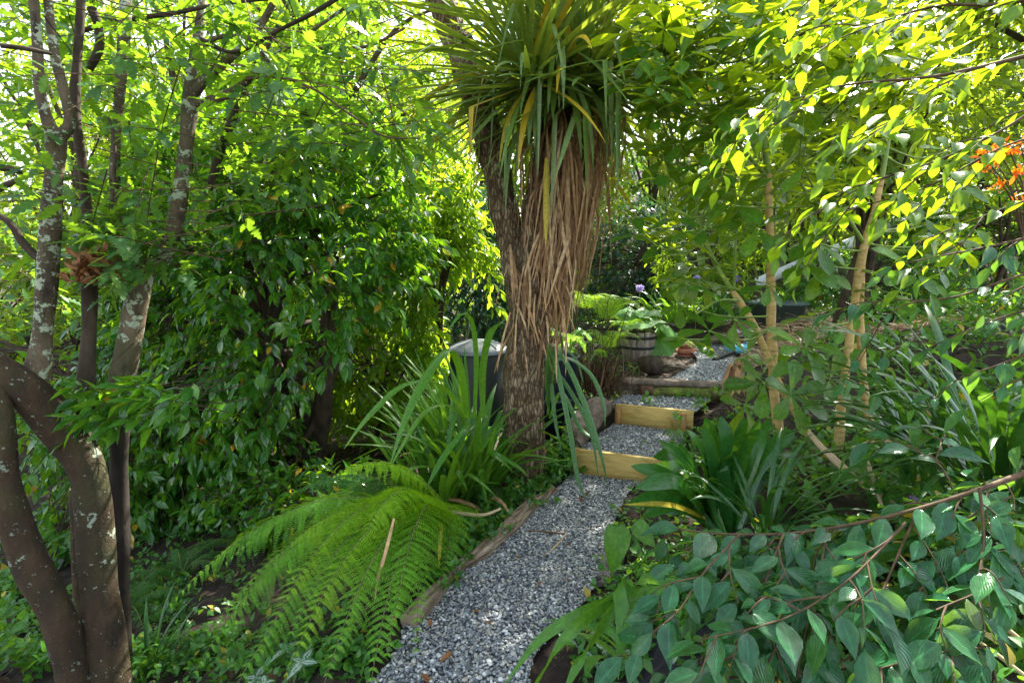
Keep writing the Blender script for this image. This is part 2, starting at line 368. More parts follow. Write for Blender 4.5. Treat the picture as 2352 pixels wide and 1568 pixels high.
def pinemat(name, cols, stain=.4):
    m, t = newmat(name)
    uv = nd(t, 'ShaderNodeTexCoord').outputs['UV']
    st = nd(t, 'ShaderNodeMapping', {0: uv, 3: (1.2, 14., 1)}).outputs[0]
    n = nd(t, 'ShaderNodeTexNoise', {'Vector': st, 'Scale': 3., 'Detail': 5., 'Distortion': .8}).outputs[0]
    f = nd(t, 'ShaderNodeTexNoise', {'Vector': nd(t, 'ShaderNodeMapping', {0: uv, 3: (3, 90., 1)}).outputs[0], 'Scale': 4., 'Detail': 4.}).outputs[0]
    b = nd(t, 'ShaderNodeTexNoise', {'Vector': uv, 'Scale': 7., 'Detail': 4.}).outputs[0]
    c = ramp(t, n, [(.3, cols[0]), (.5, cols[1]), (.7, cols[2])])
    c = mixc(t, 1.0, c, ramp(t, f, [(.35, .75), (.6, 1.1)]), 'MULTIPLY')
    c = mixc(t, ramp(t, b, [(.5, 0.0), (.75, stain)]), c, tuple(q*.45 for q in cols[0]))
    bp = nd(t, 'ShaderNodeBump', {'Height': f, 'Strength': .25, 'Distance': .003}).outputs[0]
    finish(t, nd(t, 'ShaderNodeBsdfPrincipled', {'Base Color': c, 'Roughness': .7, 'Specular IOR Level': .3, 'Normal': bp}).outputs[0]); return m
def flat(name, col, rough=.5, metal=0.0, spec=.5): return noisemat(name, [(.3, tuple(q*.8 for q in col)), (.7, tuple(min(1, q*1.15) for q in col))], 14., 4., rough, .06, .004, (1, 1, 1), spec, metal)

M = {}
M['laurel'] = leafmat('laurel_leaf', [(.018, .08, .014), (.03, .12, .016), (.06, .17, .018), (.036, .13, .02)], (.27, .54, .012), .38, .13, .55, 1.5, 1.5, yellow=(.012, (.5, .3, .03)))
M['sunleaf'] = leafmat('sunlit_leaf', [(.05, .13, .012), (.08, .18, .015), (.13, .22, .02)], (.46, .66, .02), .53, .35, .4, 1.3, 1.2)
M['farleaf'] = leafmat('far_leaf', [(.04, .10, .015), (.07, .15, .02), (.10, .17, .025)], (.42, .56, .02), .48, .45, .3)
M['bluegreen'] = leafmat('blue_green_leaf', [(.012, .05, .03), (.02, .075, .04), (.03, .09, .035)], (.08, .2, .05), .3, .3, .5)
M['lobed'] = leafmat('lobed_leaf', [(.03, .10, .03), (.05, .14, .03), (.045, .12, .04)], (.30, .52, .02), .43, .42, .35, 1.4, 1.2)
M['finger'] = leafmat('five_finger_leaf', [(.022, .095, .012), (.04, .14, .015), (.065, .17, .02)], (.48, .62, .012), .45, .22, .4, 1.8, 1.1, bump=.15)
M['camellia'] = leafmat('camellia_leaf', [(.014, .08, .03), (.022, .10, .038), (.035, .13, .042), (.018, .09, .04)], (.22, .44, .03), .3, .18, .5, 1.9, 1.1, bump=.22, spots=.70, yellow=(.003, (.25, .2, .03)))
M['camsun'] = leafmat('camellia_sunlit_leaf', [(.04, .11, .012), (.06, .15, .015), (.08, .18, .02)], (.34, .52, .012), .47, .24, .45, 1.5, 1.2, bump=.12)  # lit copy of the camellia leaf, backlight put into its yellower colour
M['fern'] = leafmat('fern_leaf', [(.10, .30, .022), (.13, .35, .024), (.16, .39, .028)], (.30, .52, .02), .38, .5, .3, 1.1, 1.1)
M['fernb'] = leafmat('bright_fern_leaf', [(.22, .46, .02), (.27, .52, .022), (.32, .56, .025)], (.34, .55, .02), .42, .5, .3, 1.1, 1.1)  # brighter fern copy; soft light on the upper foreground fronds put into colour
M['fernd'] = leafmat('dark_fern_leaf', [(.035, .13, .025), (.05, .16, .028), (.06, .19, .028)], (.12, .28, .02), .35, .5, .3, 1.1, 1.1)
M['strap'] = leafmat('strap_leaf', [(.04, .14, .015), (.06, .19, .018), (.10, .23, .025)], (.22, .42, .015), .35, .32, .5, 1.25, 1.1)
M['strapblue'] = leafmat('grey_strap_leaf', [(.05, .14, .05), (.07, .18, .06), (.08, .19, .06)], (.16, .34, .03), .3, .32, .5, 1.25, 1.1)
M['strapdark'] = leafmat('dark_strap_leaf', [(.014, .065, .012), (.02, .085, .015), (.03, .105, .018)], (.10, .26, .01), .17, .3, .5, 1.4, 1.1)
M['clivia'] = leafmat('clivia_leaf', [(.022, .105, .016), (.03, .13, .018), (.04, .15, .02)], (.16, .36, .01), .25, .2, .5, 1.3, 1.1)
M['yellow'] = leafmat('yellow_leaf', [(.36, .30, .02), (.45, .36, .03)], (.4, .36, .02), .3, .4, .4)
M['cordyline'] = leafmat('cabbage_tree_leaf', [(.06, .12, .02), (.10, .19, .035), (.14, .24, .07), (.18, .28, .10)], (.34, .42, .03), .34, .3, .5, 1.15, 1.1, yellow=(.03, (.55, .4, .03)))
M['deadleaf'] = islandmat('dead_strap', [(0, (.17, .09, .045)), (.3, (.40, .225, .115)), (.65, (.58, .37, .19)), (1, (.72, .52, .31))], .7, (.35, .2, .08), .25, .2, 30)
M['drybrown'] = islandmat('dry_leaf', [(0, (.11, .045, .02)), (.5, (.22, .09, .035)), (1, (.38, .2, .09))], .7, (.3, .12, .03), .25, .2, 40)
M['litter'] = islandmat('litter', [(0, (.03, .02, .012)), (.5, (.09, .05, .028)), (.85, (.17, .10, .055)), (1, (.3, .2, .11))], .8, None, .2)
M['straw'] = islandmat('straw', [(0, (.30, .19, .10)), (.5, (.48, .34, .20)), (1, (.68, .54, .36))], .7, None, .2)
M['cover'] = leafmat('ground_cover_leaf', [(.03, .12, .02), (.05, .17, .024), (.07, .21, .028)], (.24, .46, .02), .36, .38, .45, 1.5, 1.2, yellow=(.03, (.4, .32, .03)))
M['silver'] = leafmat('silver_leaf', [(.035, .12, .04), (.05, .15, .045)], (.15, .32, .05), .3, .45, .35, 1.2, 1.1, silver=True)
M['rhubarb'] = leafmat('broad_leaf', [(.09, .24, .05), (.13, .30, .07)], (.3, .5, .06), .4, .45, .35, 1.6, 1.0, bump=.4)
M['bark'] = lichenmat('lichen_bark', (.11, .082, .05), (.36, .41, .28), .56)
M['barklow'] = lichenmat('brown_bark', (.052, .034, .019), (.28, .32, .24), .665)
M['barkdark'] = noisemat('dark_bark', [(.3, (.02, .015, .01)), (.7, (.085, .06, .038))], 18., 6., .9, .6, .01, (1, 1, .4))
M['barkblack'] = noisemat('shade_black_bark', [(.3, (.008, .007, .006)), (.7, (.04, .03, .022))], 18., 6., .9, .6, .01, (1, 1, .4))  # dark_bark copy made darker; the stem's missing shade put into the colour
M['barkpale'] = noisemat('pale_yellow_bark', [(.28, (.20, .12, .045)), (.42, (.46, .31, .12)), (.6, (.55, .38, .16)), (.75, (.64, .47, .22))], 16., 7., .75, .45, .006, (1, 1, 3.5))
M['twig'] = noisemat('twig_bark', [(.3, (.05, .03, .016)), (.7, (.13, .08, .042))], 30., 4., .8, .3, .003)
M['gstem'] = noisemat('green_stem', [(.3, (.11, .19, .03)), (.7, (.24, .32, .06))], 20., 3., .5, .1, .002)
M['cork'] = corkmat()
M['fernstem'] = noisemat('fern_stalk', [(.3, (.08, .10, .03)), (.7, (.16, .17, .05))], 25., 3., .7)
M['soil'] = noisemat('soil', [(.25, (.012, .009, .007)), (.5, (.032, .022, .016)), (.75, (.075, .052, .036))], 9., 8., .95, .8, .03)
M['gravelbed'] = noisemat('gravel_bed', [(.3, (.05, .055, .06)), (.6, (.13, .14, .15))], 90., 6., .9, .8, .02)
M['pebble'] = islandmat('pebble', [(0, (.075, .082, .09)), (.25, (.165, .18, .195)), (.5, (.26, .275, .285)), (.7, (.355, .37, .372)), (.8, (.33, .295, .235)), (.9, (.48, .48, .46)), (1, (.66, .66, .64))], .6, None, .4, .2, 90)
M['pine'] = pinemat('treated_pine', [(.42, .275, .075), (.58, .40, .125), (.66, .48, .18)], .25)
M['peg'] = pinemat('orange_peg', [(.30, .16, .05), (.40, .22, .075), (.46, .27, .10)], .3)
M['oldwood'] = noisemat('weathered_wood', [(.25, (.06, .045, .035)), (.5, (.17, .13, .10)), (.75, (.33, .27, .21))], 12., 8., .9, .9, .015, (1, 1, 1), .2)
M['logwood'] = noisemat('pinkish_log_wood', [(.3, (.06, .04, .028)), (.48, (.24, .17, .12)), (.7, (.50, .40, .30))], 6., 9., .9, 1., .02, (2.2, .9, 1), .2, coord='UV')
M['greywood'] = noisemat('grey_wood', [(.25, (.12, .10, .08)), (.5, (.26, .21, .17)), (.75, (.42, .36, .29))], 30., 6., .85, .5, .006, (1, 1, .15), .2)
M['moss'] = noisemat('moss', [(.35, (.06, .045, .025)), (.48, (.12, .14, .03)), (.7, (.24, .32, .05))], 16., 6., 1., .9, .015)
M['brick'] = noisemat('red_brick', [(.3, (.30, .10, .06)), (.6, (.48, .18, .11)), (.8, (.55, .30, .2))], 25., 6., .9, .5, .006)
M['brickdark'] = noisemat('dark_brick', [(.3, (.05, .03, .02)), (.6, (.15, .075, .045)), (.8, (.2, .13, .08))], 25., 6., .9, .5, .006)
M['binlid'] = flat('grey_lid', (.20, .215, .23), .38)
M['binbody'] = flat('dark_bin', (.018, .024, .019), .5)
M['navy'] = flat('navy_plastic', (.016, .022, .036), .35)
M['tubgrey'] = flat('grey_tub', (.055, .085, .085), .5)
M['black'] = flat('black_plastic', (.015, .015, .017), .4)
M['strapm'] = flat('steel_band', (.03, .03, .033), .5, .6)
M['steel'] = flat('bolt_steel', (.5, .5, .5), .35, .9)
M['white'] = flat('white_paint', (.72, .74, .76), .6)
M['concrete'] = noisemat('pale_render', [(.3, (.38, .38, .36)), (.7, (.58, .58, .56))], 6., 6., .9, .4, .01)
M['darkwall'] = pinemat('dark_timber', [(.02, .014, .012), (.035, .024, .02), (.05, .036, .03)], .2)
M['glass'] = flat('window_glass', (.05, .07, .09), .08)
M['cloth'] = islandmat('coloured_cloth', [(0, (.05, .35, .5)), (.35, (.15, .5, .6)), (.5, (.6, .1, .05)), (.7, (.6, .3, .05)), (.85, (.2, .08, .4)), (1, (.5, .5, .6))], .6)
M['teal'] = noisemat('teal_plastic', [(.3, (.05, .35, .45)), (.7, (.16, .52, .62))], 18., 3., .35, .4, .01)
M['slate'] = noisemat('slate', [(.3, (.10, .12, .15)), (.7, (.28, .31, .36))], 12., 5., .6, .6, .01)
M['matblack'] = noisemat('weed_mat_cloth', [(.3, (.012, .010, .018)), (.7, (.035, .03, .045))], 40., 4., .6, .4, .004)
M['orange'] = islandmat('orange_petal', [(0, (.7, .10, .01)), (1, (.85, .25, .02))], .5, (.8, .2, .01), .3, .4)
M['lilac'] = islandmat('lilac_petal', [(0, (.30, .24, .60)), (1, (.55, .48, .80))], .5, (.5, .4, .8), .3, .3)
M['purple'] = islandmat('purple_flower', [(0, (.16, .07, .35)), (1, (.3, .16, .5))], .5, (.3, .15, .5), .3, .3)

# ------------------------------------------------------------------ plant helpers
def phyllo(pos, dirn, L, K, T_n=.15, ang=.95, droop=.3, jit=.35, r=rng):
    """K leaves round each twig (pos, dirn, length L): returns leaf positions, directions"""
    n = len(pos); t = (np.arange(K)+.6)/K; t = np.tile(t, (n, 1)) + r.normal(0, .04, (n, K))
    az = np.arange(K)*2.4 + r.uniform(0, 6.28, (n, 1)); d = nrm(dirn)
    a = nrm(np.cross(d, np.where(np.abs(d[:, 2:3]) < .9, UP, np.array([1., 0, 0])))); b = np.cross(d, a)
    out = a[:, None]*np.cos(az)[..., None]+b[:, None]*np.sin(az)[..., None]
    A = ang*(1.15-.75*t)[..., None]
    ld = nrm(d[:, None]*np.cos(A)+out*np.sin(A) - UP*droop + r.normal(0, jit*.5, (n, K, 3)))
    bend = pos[:, None]+d[:, None]*(L[:, None]*t)[..., None] - UP*(.12*L[:, None]*t*t)[..., None]
    return bend.reshape(-1, 3), ld.reshape(-1, 3)
def put_leaves(mb, T, p, d, size, spread=.35, mi=0, r=rng, upj=.45, var=.3):
    up = nrm(UP + r.normal(0, upj, (len(p), 3)))
    s = size*(1+r.uniform(-var, var, len(p)))
    w = s*(1+r.uniform(-.12, .12, len(p)))
    mb.scatter(T, p, frames(d, up), np.stack([w, s, s], -1), mi)
def crown_pts(n, c, rad, hollow=.35, thr=-.2, ns=2.2, lump=.3, r=rng, cut=None):
    out = []; c = np.asarray(c, float); rad = np.asarray(rad, float); tot = 0
    while tot < n:
        d = nrm(r.normal(size=(n*2, 3))); q = hollow+(1-hollow)*r.uniform(0, 1, (n*2, 1))**.6
        P = d*q*(1+lump*nz(d+c*.37, 2.6)[:, None])*rad+c
        k = nz(P, ns) > thr
        if cut is not None: k &= cut(P)
        out.append(P[k]); tot += k.sum()
    return np.concatenate(out)[:n]
def crown_mesh(name, parent, mat, P, c, T, size, K, L, droop=.3, ang=.95, r=rng, outw=.7, twigs=True, upj=.45):
    mb = MB(); c = np.asarray(c, float)
    d = nrm(nrm(P-c)*outw + r.normal(0, .5, P.shape) - UP*droop*.5)
    Ls = L*(1+r.uniform(-.3, .3, len(P)))
    p, ld = phyllo(P, d, Ls, K, droop=droop, ang=ang, r=r)
    put_leaves(mb, T, p, ld, size, r=r, upj=upj)
    o = mb.build(name, mat, parent)
    return o, d, Ls
def twig_tubes(mb, P, d, Ls, rad, back=.6):
    """three-sided twigs, vectorised"""
    n = len(P); A = P - d*(Ls*back)[:, None]; B = P + d*Ls[:, None] - UP*(.12*Ls)[:, None]
    x = nrm(np.cross(d, np.array([.3, .2, 1.]))); y = np.cross(d, x); V = []
    for base, rr in ((A, rad), (P, rad*.8), (B, rad*.25)):
        for k in range(3): V.append(base + x*rr*math.cos(k*2.094) + y*rr*math.sin(k*2.094))
    V = np.stack(V, 1).reshape(-1, 3)
    f = [(a*3+k, a*3+(k+1) % 3, (a+1)*3+(k+1) % 3, (a+1)*3+k) for a in (0, 1) for k in range(3)]
    F = np.array(f)[None]+(np.arange(n)*9)[:, None, None]
    mb.add(V, F.reshape(-1, 4))
def tree(name, label, cat, base, c, rad, ncl, K, T, size, L, mat, bark, tr, group=None, seed=1, hollow=.35, thr=-.2, ns=2.2, droop=.3, limbs=9, lump=.3, cut=None, stems=1, ang=.95, twr=.004, upj=.45):
    r = np.random.default_rng(seed); base = np.asarray(base, float); c = np.asarray(c, float); rad = np.asarray(rad, float)
    t = thing(name, label, cat, base, group)
    P = crown_pts(ncl, c, rad, hollow, thr, ns, lump, r, cut)
    o, d, Ls = crown_mesh('crown', t, mat, P, c, T, size, K, L, droop, ang, r, upj=upj)
    mb = MB()
    for s in range(stems):
        b0 = base + (np.array([r.uniform(-.25, .25), r.uniform(-.15, .15), 0]) if stems > 1 else 0) - UP*.08
        top = c + rad*np.array([r.uniform(-.3, .3), r.uniform(-.2, .2), .35])
        mid = (b0+top)/2 + r.normal(0, .08, 3)*np.linalg.norm(top-b0)*.5
        C = crom([b0, mid, top], 12)
        tube(mb, [b0, (b0+mid)/2, mid, top], [tr*1.15, tr*.9, tr*.75, tr*.3], 10, 20, tr*.12, 12.)
        for k in range(limbs):
            a = C[3+int(r.integers(0, 8))]; e = P[int(r.integers(0, len(P)))]
            m = (a+e)/2 + UP*.12*np.linalg.norm(e-a) + r.normal(0, .05, 3)
            tube(mb, [a, m, e], [tr*.4, tr*.25, tr*.08], 6, 9)
    twig_tubes(mb, P, d, Ls, twr)
    mb.build('trunk', bark, t)
    return t
def frond(mb, mbs, p0, p1, p2, Lp, npair, npin, size, droop, T=T_PINN, r=rng, start=.1, tilt=.0, fwd=.45, stalk=.0042, mi=0, roll=0.0):
    """bipinnate fern frond: rachis is a quadratic curve p0-p1-p2; pinnae hang by `droop`"""
    p0, p1, p2 = map(lambda q: np.asarray(q, float), (p0, p1, p2))
    t = np.linspace(0, 1, 40)[:, None]; C = (1-t)**2*p0+2*t*(1-t)*p1+t*t*p2
    tube(mbs, C[::6].tolist()+[C[-1]], np.linspace(stalk, stalk*.25, len(C[::6])+1), 5, 24)
    u = start+(1-start)*np.linspace(0, 1, npair)**1.05
    pos = np.stack([np.interp(u, t[:, 0], C[:, k]) for k in range(3)], -1)
    Tn = nrm(2*(1-u)[:, None]*(p1-p0)+2*u[:, None]*(p2-p1)+1e-6)
    S = nrm(np.cross(Tn, UP)); N = np.cross(S, Tn)
    S = S*math.cos(roll)+N*math.sin(roll)
    v = (u-start)/(1-start)
    ln = Lp*np.clip(np.minimum(.6+2.2*v, 1.0)*(1-v**1.4)**.9, .09, 1)
    for sg in (-1, 1):
        d0 = nrm(S*sg*(1-fwd*.5)+Tn*fwd + r.normal(0, .09, S.shape))
        s = (np.arange(npin)+.5)/npin; ss = s[None, :, None]
        LL = ln[:, None, None]*(1+r.uniform(-.16, .10, (npair, 1, 1)))
        Q = pos[:, None]+d0[:, None]*LL*ss*(1-.25*droop*ss) - UP*LL*droop*ss**1.7*.75
        pd = nrm(d0[:, None]*(1-.5*droop*ss) - UP*droop*1.27*ss**.7)
        pn = nrm(N[:, None]+.0*ss - pd*np.sum(N[:, None]*pd, -1, keepdims=True)); ps = np.cross(pd, pn)
        pn, ps = pn*.88+ps*.47*sg, ps*.88-pn*.47*sg
        sz = size*(ln[:, None]/Lp)**.6*np.clip(1.08-s[None]**1.6, .12, 1)*(1+r.uniform(-.1, .1, (npair, npin)))
        for s2 in (-1, 1):
            dd = nrm(ps*s2+pd*.65 - UP*.12*droop)
            R = frames(dd.reshape(-1, 3), pn.reshape(-1, 3))
            mb.scatter(T, Q.reshape(-1, 3), R, sz.ravel(), mi)
def fern(name, label, base, fr, mat, group=None, cat='fern'):
    t = thing(name, label, cat, base, group)
    for i, f in enumerate(fr):
        mb, ms = MB(), MB(); mt = f.pop('mat', mat)
        frond(mb, ms, **f); o = mb.build('frond', mt, t)
        ms.build('stalk', M['fernstem'], o)
    return t

# ------------------------------------------------------------------ ground, path
def axis(a, b, step, far, k=1.22):
    c = list(np.arange(a, b+1e-6, step)); s = step
    while c[-1] < far: s *= k; c.append(c[-1]+s)
    s = step
    while c[0] > -far: s *= k; c.insert(0, c[0]-s)
    return np.array(c)
gx, gy = axis(-5, 6, .07, 220), axis(.0, 9, .07, 220)
X, Yg = np.meshgrid(gx, gy); Z = hgt(X, Yg)
Z = np.where(Yg > 14, Z + 0, Z)
ny, nx = X.shape
i, j = np.meshgrid(np.arange(ny-1), np.arange(nx-1), indexing='ij')
F = np.stack([i*nx+j, i*nx+j+1, (i+1)*nx+j+1, (i+1)*nx+j], -1).reshape(-1, 4)
g = MB().add(np.stack([X, Yg, Z], -1).reshape(-1, 3), F).build('ground', M['soil'])
tag(g, 'dark garden soil falling to the left and banked up on the right', kind='structure')

# board directions on plan (they face the walker coming up the path)
BD = nrm(np.array([.93, -.36, 0])); BN = np.array([-BD[1], BD[0], 0])*1.0      # BN points up the path
B1L, B1R = gp(1322, 1024, .20), gp(1478, 1056, .20)
B2L, B2R = gp(1416, 926, .37), gp(1584, 944, .37)
def quadsheet(mb, poly_l, poly_r, zs, n=40, m=14, bumpy=.006):
    Lc, Rc = crom(poly_l, n), crom(poly_r, n); s = np.linspace(0, 1, m)[None, :, None]
    V = Lc[:, None]*(1-s)+Rc[:, None]*s; zz = crom(np.array(zs)[:, None], n) if len(zs) > 2 else np.linspace(zs[0], zs[1], n)[:, None]
    V3 = np.concatenate([V, np.broadcast_to(zz[:, None], (n, m, 1))+bumpy*nz(np.concatenate([V, V[..., :1]*0], -1), 6.)[..., None]], -1)
    i, j = np.meshgrid(np.arange(n-1), np.arange(m-1), indexing='ij')
    mb.add(V3.reshape(-1, 3), np.stack([i*m+j, i*m+j+1, (i+1)*m+j+1, (i+1)*m+j], -1).reshape(-1, 4))
    return V3
def n2(p): return [p[0], p[1]]
lowL = [[-1.10, .35], [-.78, 1.3], n2(gp(880, 1540, 0)), n2(gp(950, 1400, 0)), n2(gp(1075, 1290, 0)), n2(gp(1190, 1190, 0)), n2(gp(1285, 1115, .02)), n2(B1L+BN*.02)]
lowR = [[.10, .35], [.22, 1.3], n2(gp(1215, 1540, 0)), n2(gp(1350, 1370, 0)), n2(gp(1385, 1270, 0)), n2(gp(1425, 1170, 0)), n2(gp(1460, 1115, .02)), n2(B1R+BD*.12+BN*.02)]
sheets = MB()
Vs = [quadsheet(sheets, lowL, lowR, [.0, .0, .0, .0, .005, .01, .015, .02], 60, 16)]
Vs.append(quadsheet(sheets, [n2(B1L+BN*.03+BD*.02), n2(B2L-BN*.03)], [n2(B1R+BN*.03+BD*.14), n2(B2R-BN*.03+BD*.0)], [.175, .20], 16, 12))
S3L, S3R = gp(1440, 870, .50), gp(1700, 880, .50)
Vs.append(quadsheet(sheets, [n2(B2L+BN*.03-BD*.05), n2(S3L-BN*.10)], [n2(B2R+BN*.03+BD*.03), n2(S3R-BN*.10-BD*.22)], [.345, .37], 14, 12))
Vs.append(quadsheet(sheets, [n2(S3L+BN*.10+BD*.36), [2.02, 5.5], [2.15, 6.4]], [n2(S3R+BN*.10+BD*.10), [2.45, 5.5], [2.75, 6.4]], [.49, .52, .56], 20, 12))
tag(sheets.build('path', M['gravelbed']), 'narrow path rising in steps to the upper garden', kind='structure')

def ico(sub=1):
    bm = bmesh.new(); bmesh.ops.create_icosphere(bm, subdivisions=sub, radius=1.0)
    V = np.array([v.co for v in bm.verts]); bm.verts.index_update(); F = np.array([[v.index for v in f.verts] for f in bm.faces]); bm.free()
    return V, F
IV, IF = ico(2); IV1, IF1 = ico(1)
def pebble_T(seed, low=False):
    V0, F0 = (IV1, IF1) if low else (IV, IF); q = V0.copy()
    q = q*(1+.22*nz(q+seed*3.1, 1.6))[:, None]; return q, F0, np.zeros((len(q), 2))
peb = MB(); PT = [pebble_T(s) for s in range(5)]; PTL = [pebble_T(s, True) for s in range(5)]
def strew(V3, dens, smin, smax, layers, low, r):
    n, m, _ = V3.shape
    A = np.linalg.norm(np.cross(V3[1:, :-1]-V3[:-1, :-1], V3[:-1, 1:]-V3[:-1, :-1]), axis=-1)
    keep = A.copy(); cum = np.cumsum(keep.ravel())/keep.sum(); N = int(A.sum()*dens)
    idx = np.searchsorted(cum, r.uniform(0, 1, N)); idx = np.minimum(idx, (n-1)*(m-1)-1); ii, jj = idx//(m-1), idx % (m-1)
    a, b = r.uniform(0, 1, (N, 1)), r.uniform(0, 1, (N, 1))
    P = (V3[ii, jj]*(1-a)+V3[ii+1, jj]*a)*(1-b)+(V3[ii, jj+1]*(1-a)+V3[ii+1, jj+1]*a)*b
    ok = P[:, 1] > 1.15; P = P[ok]; N = len(P)
    s = np.exp(r.normal(math.log((smin*smax)**.5), .28, N)).clip(smin*.7, smax*1.3)
    P[:, 2] += r.uniform(-.002, .010, N)*layers
    d = r.normal(size=(N, 3))*np.array([1, 1, .3]); up = nrm(UP+r.normal(0, .35, (N, 3)))
    sc = np.stack([s*r.uniform(.6, .9, N), s*r.uniform(.9, 1.35, N), s*r.uniform(.4, .65, N)], -1); Rr = frames(d, up)
    w = r.integers(0, 5, N)
    for k in range(5): peb.scatter((PTL if low else PT)[k], P[w == k], Rr[w == k], sc[w == k])
r_ = np.random.default_rng(5)
strew(Vs[0], 13500, .0043, .0100, 1.0, False, r_)
strew(Vs[1], 11500, .005, .0105, 1.0, True, r_)
strew(Vs[2], 8000, .006, .013, 1.0, True, r_); strew(Vs[3], 6000, .007, .014, 1.0, True, r_)
tag(peb.build('gravel', M['pebble']), 'blue grey river gravel spread over the path', kind='stuff')
# ------------------------------------------------------------------ timber steps, sleeper, bricks, logs
def peg(parent, top, h, w=.045):
    mb = MB(); c = np.array(top)-UP*h/2
    box(mb, c, (w, w, h), BD, None, .004); return mb.build('peg', M['peg'], parent)
def boltat(parent, p):
    mb = MB(); n = -BN
    th = np.linspace(0, 2*np.pi, 13)[:-1]; s = BD
    ring = np.array([p+n*.004+(s*math.cos(a)+UP*math.sin(a))*.007 for a in th]); ring0 = ring-n*.008
    mb.add(np.vstack([ring, ring0, [p+n*.006]]), [(k, (k+1) % 12, 24) for k in range(12)])
    mb.add(np.vstack([ring, ring0]), [(k, 12+k, 12+(k+1) % 12, (k+1) % 12) for k in range(12)])
    mb.build('bolt', M['steel'], parent)
def step(label, L, Rr, h, ext, pegs):
    d = Rr-L; ln = math.hypot(d[0], d[1]); mid = (L+Rr)/2; z = (L[2]+Rr[2])/2
    t = thing('timber_step', label, 'step', (mid[0], mid[1], z-h), 'new pine boards holding the gravel steps')
    mb = MB(); c = np.array([mid[0], mid[1], z-h/2])+BD*ext/2
    box(mb, c, (ln+ext, .045, h), BD, None, .004); mb.build('board', M['pine'], t)
    for f, hh, dz in pegs:
        p = L*(1-f)+Rr*f; p = np.array([p[0], p[1], z+dz])-BN*.046
        o = peg(t, p, hh)
        boltat(o, p-BN*.023-UP*.035); boltat(o, p-BN*.023-UP*(hh*.72))
step('lower pine board step beside the cabbage tree trunk with ivy on its left end', B1L, B1R, .24, .22, [(.03, .22, .004)])
step('upper pine board step with a bolted peg at either end', B2L, B2R, .235, .03, [(.04, .22, -.012), (.93, .25, -.012)])
t = thing('sleeper', 'old mossy split railway sleeper across the top of the steps', 'sleeper', (S3L+S3R)/2-UP*.13)
sd_ = nrm((S3R-S3L)*np.array([1, 1, 0])); ctr = (S3L+S3R)/2; sl = np.linalg.norm((S3R-S3L)[:2])+.1
mb = MB(); box(mb, ctr-UP*.022, (sl, .16, .045), sd_, None, .008, jit=.012, cuts=14); mb.build('beam', M['oldwood'], t)
mb = MB(); box(mb, ctr-UP*.095+np.array([.10, -.06, 0]), (sl*.86, .13, .095), sd_, None, .01, jit=.016, cuts=14); mb.build('beam', M['moss'], t)
BNS = np.array([-sd_[1], sd_[0], 0])
for p, lab in ((at(1484, 893, 4.58), 'dark brick wedged under the left end of the mossy sleeper'), (at(1629, 915, 4.52), 'dark brick under the right end of the mossy sleeper')):
    mb = MB(); box(mb, p, (.12, .2, .085), nrm(np.array([1, -.2, 0])), None, .008, jit=.006, cuts=3)
    tag(mb.build('brick', M['brickdark'], loc=p), lab, 'brick', 'dark bricks under the sleeper')
bs = at(1578, 808, 5.95)
for k in range(3):
    mb = MB(); p = bs+np.array([.005*k-.02*(k == 2), .01*k, -.075+.078*k]); ln = (.22, .22, .16)[k]
    box(mb, p, (ln, .11, .072), nrm(np.array([1, -.25+.12*k, 0])), None, .006, jit=.004, cuts=3)
    tag(mb.build('brick', M['brick'], loc=p), ('red brick lowest of the little pile by the upper gravel landing', 'red brick in the middle of the little pile by the landing', 'short red brick topmost of the little pile by the landing')[k], 'brick', 'red bricks stacked by the upper landing')
P = [gp(x, y, .03) for x, y in ((962, 1396), (1052, 1312), (1128, 1246), (1200, 1182), (1272, 1118))]
P = [np.array([q[0], q[1]+r*.02, .026]) for q, r in zip(P, (0, 1, -.6, .5, 0))]
P = [P[0]+(P[0]-P[1])*.25] + P
mb = MB(); tube(mb, P, [.040, .045, .038, .043, .038, .026], 20, 110, .022, 13.)
tube(mb, [P[4], P[4]+np.array([.05, .07, .05])], [.018, .01], 7, 5, .004)
tag(mb.build('edging_log', M['logwood'], loc=P[0]), 'long weathered branch edging the left side of the gravel', 'log')
mb = MB(); tube(mb, [at(1312, 1010, 3.75)-UP*.03, at(1350, 960, 3.95), at(1390, 932, 4.1)], [.07, .085, .07], 16, 30, .05, 11.)
tag(mb.build('bark_log', M['oldwood'], loc=at(1350, 985, 3.9)), 'rough split log lying left of the upper pine step', 'log')
p = at(1580, 930, 4.32); mb = MB(); box(mb, p, (.24, .1, .02), nrm(np.array([1, .1, .08])), None, .005, jit=.02, cuts=3)
tag(mb.build('slate_piece', M['slate'], loc=p), 'flat bluish slate lying on the gravel behind the upper step', 'stone')
p = at(1458, 855, 5.0); mb = MB(); q = IV*(1+.3*nz(IV, 2.)[:, None])*np.array([.13, .16, .1]); mb.add(q+at(1495, 838, 5.2), IF)
tag(mb.build('rock', M['barkdark'], loc=at(1495, 838, 5.2)), 'dark lump of rotted wood beside the upper landing', 'rock')

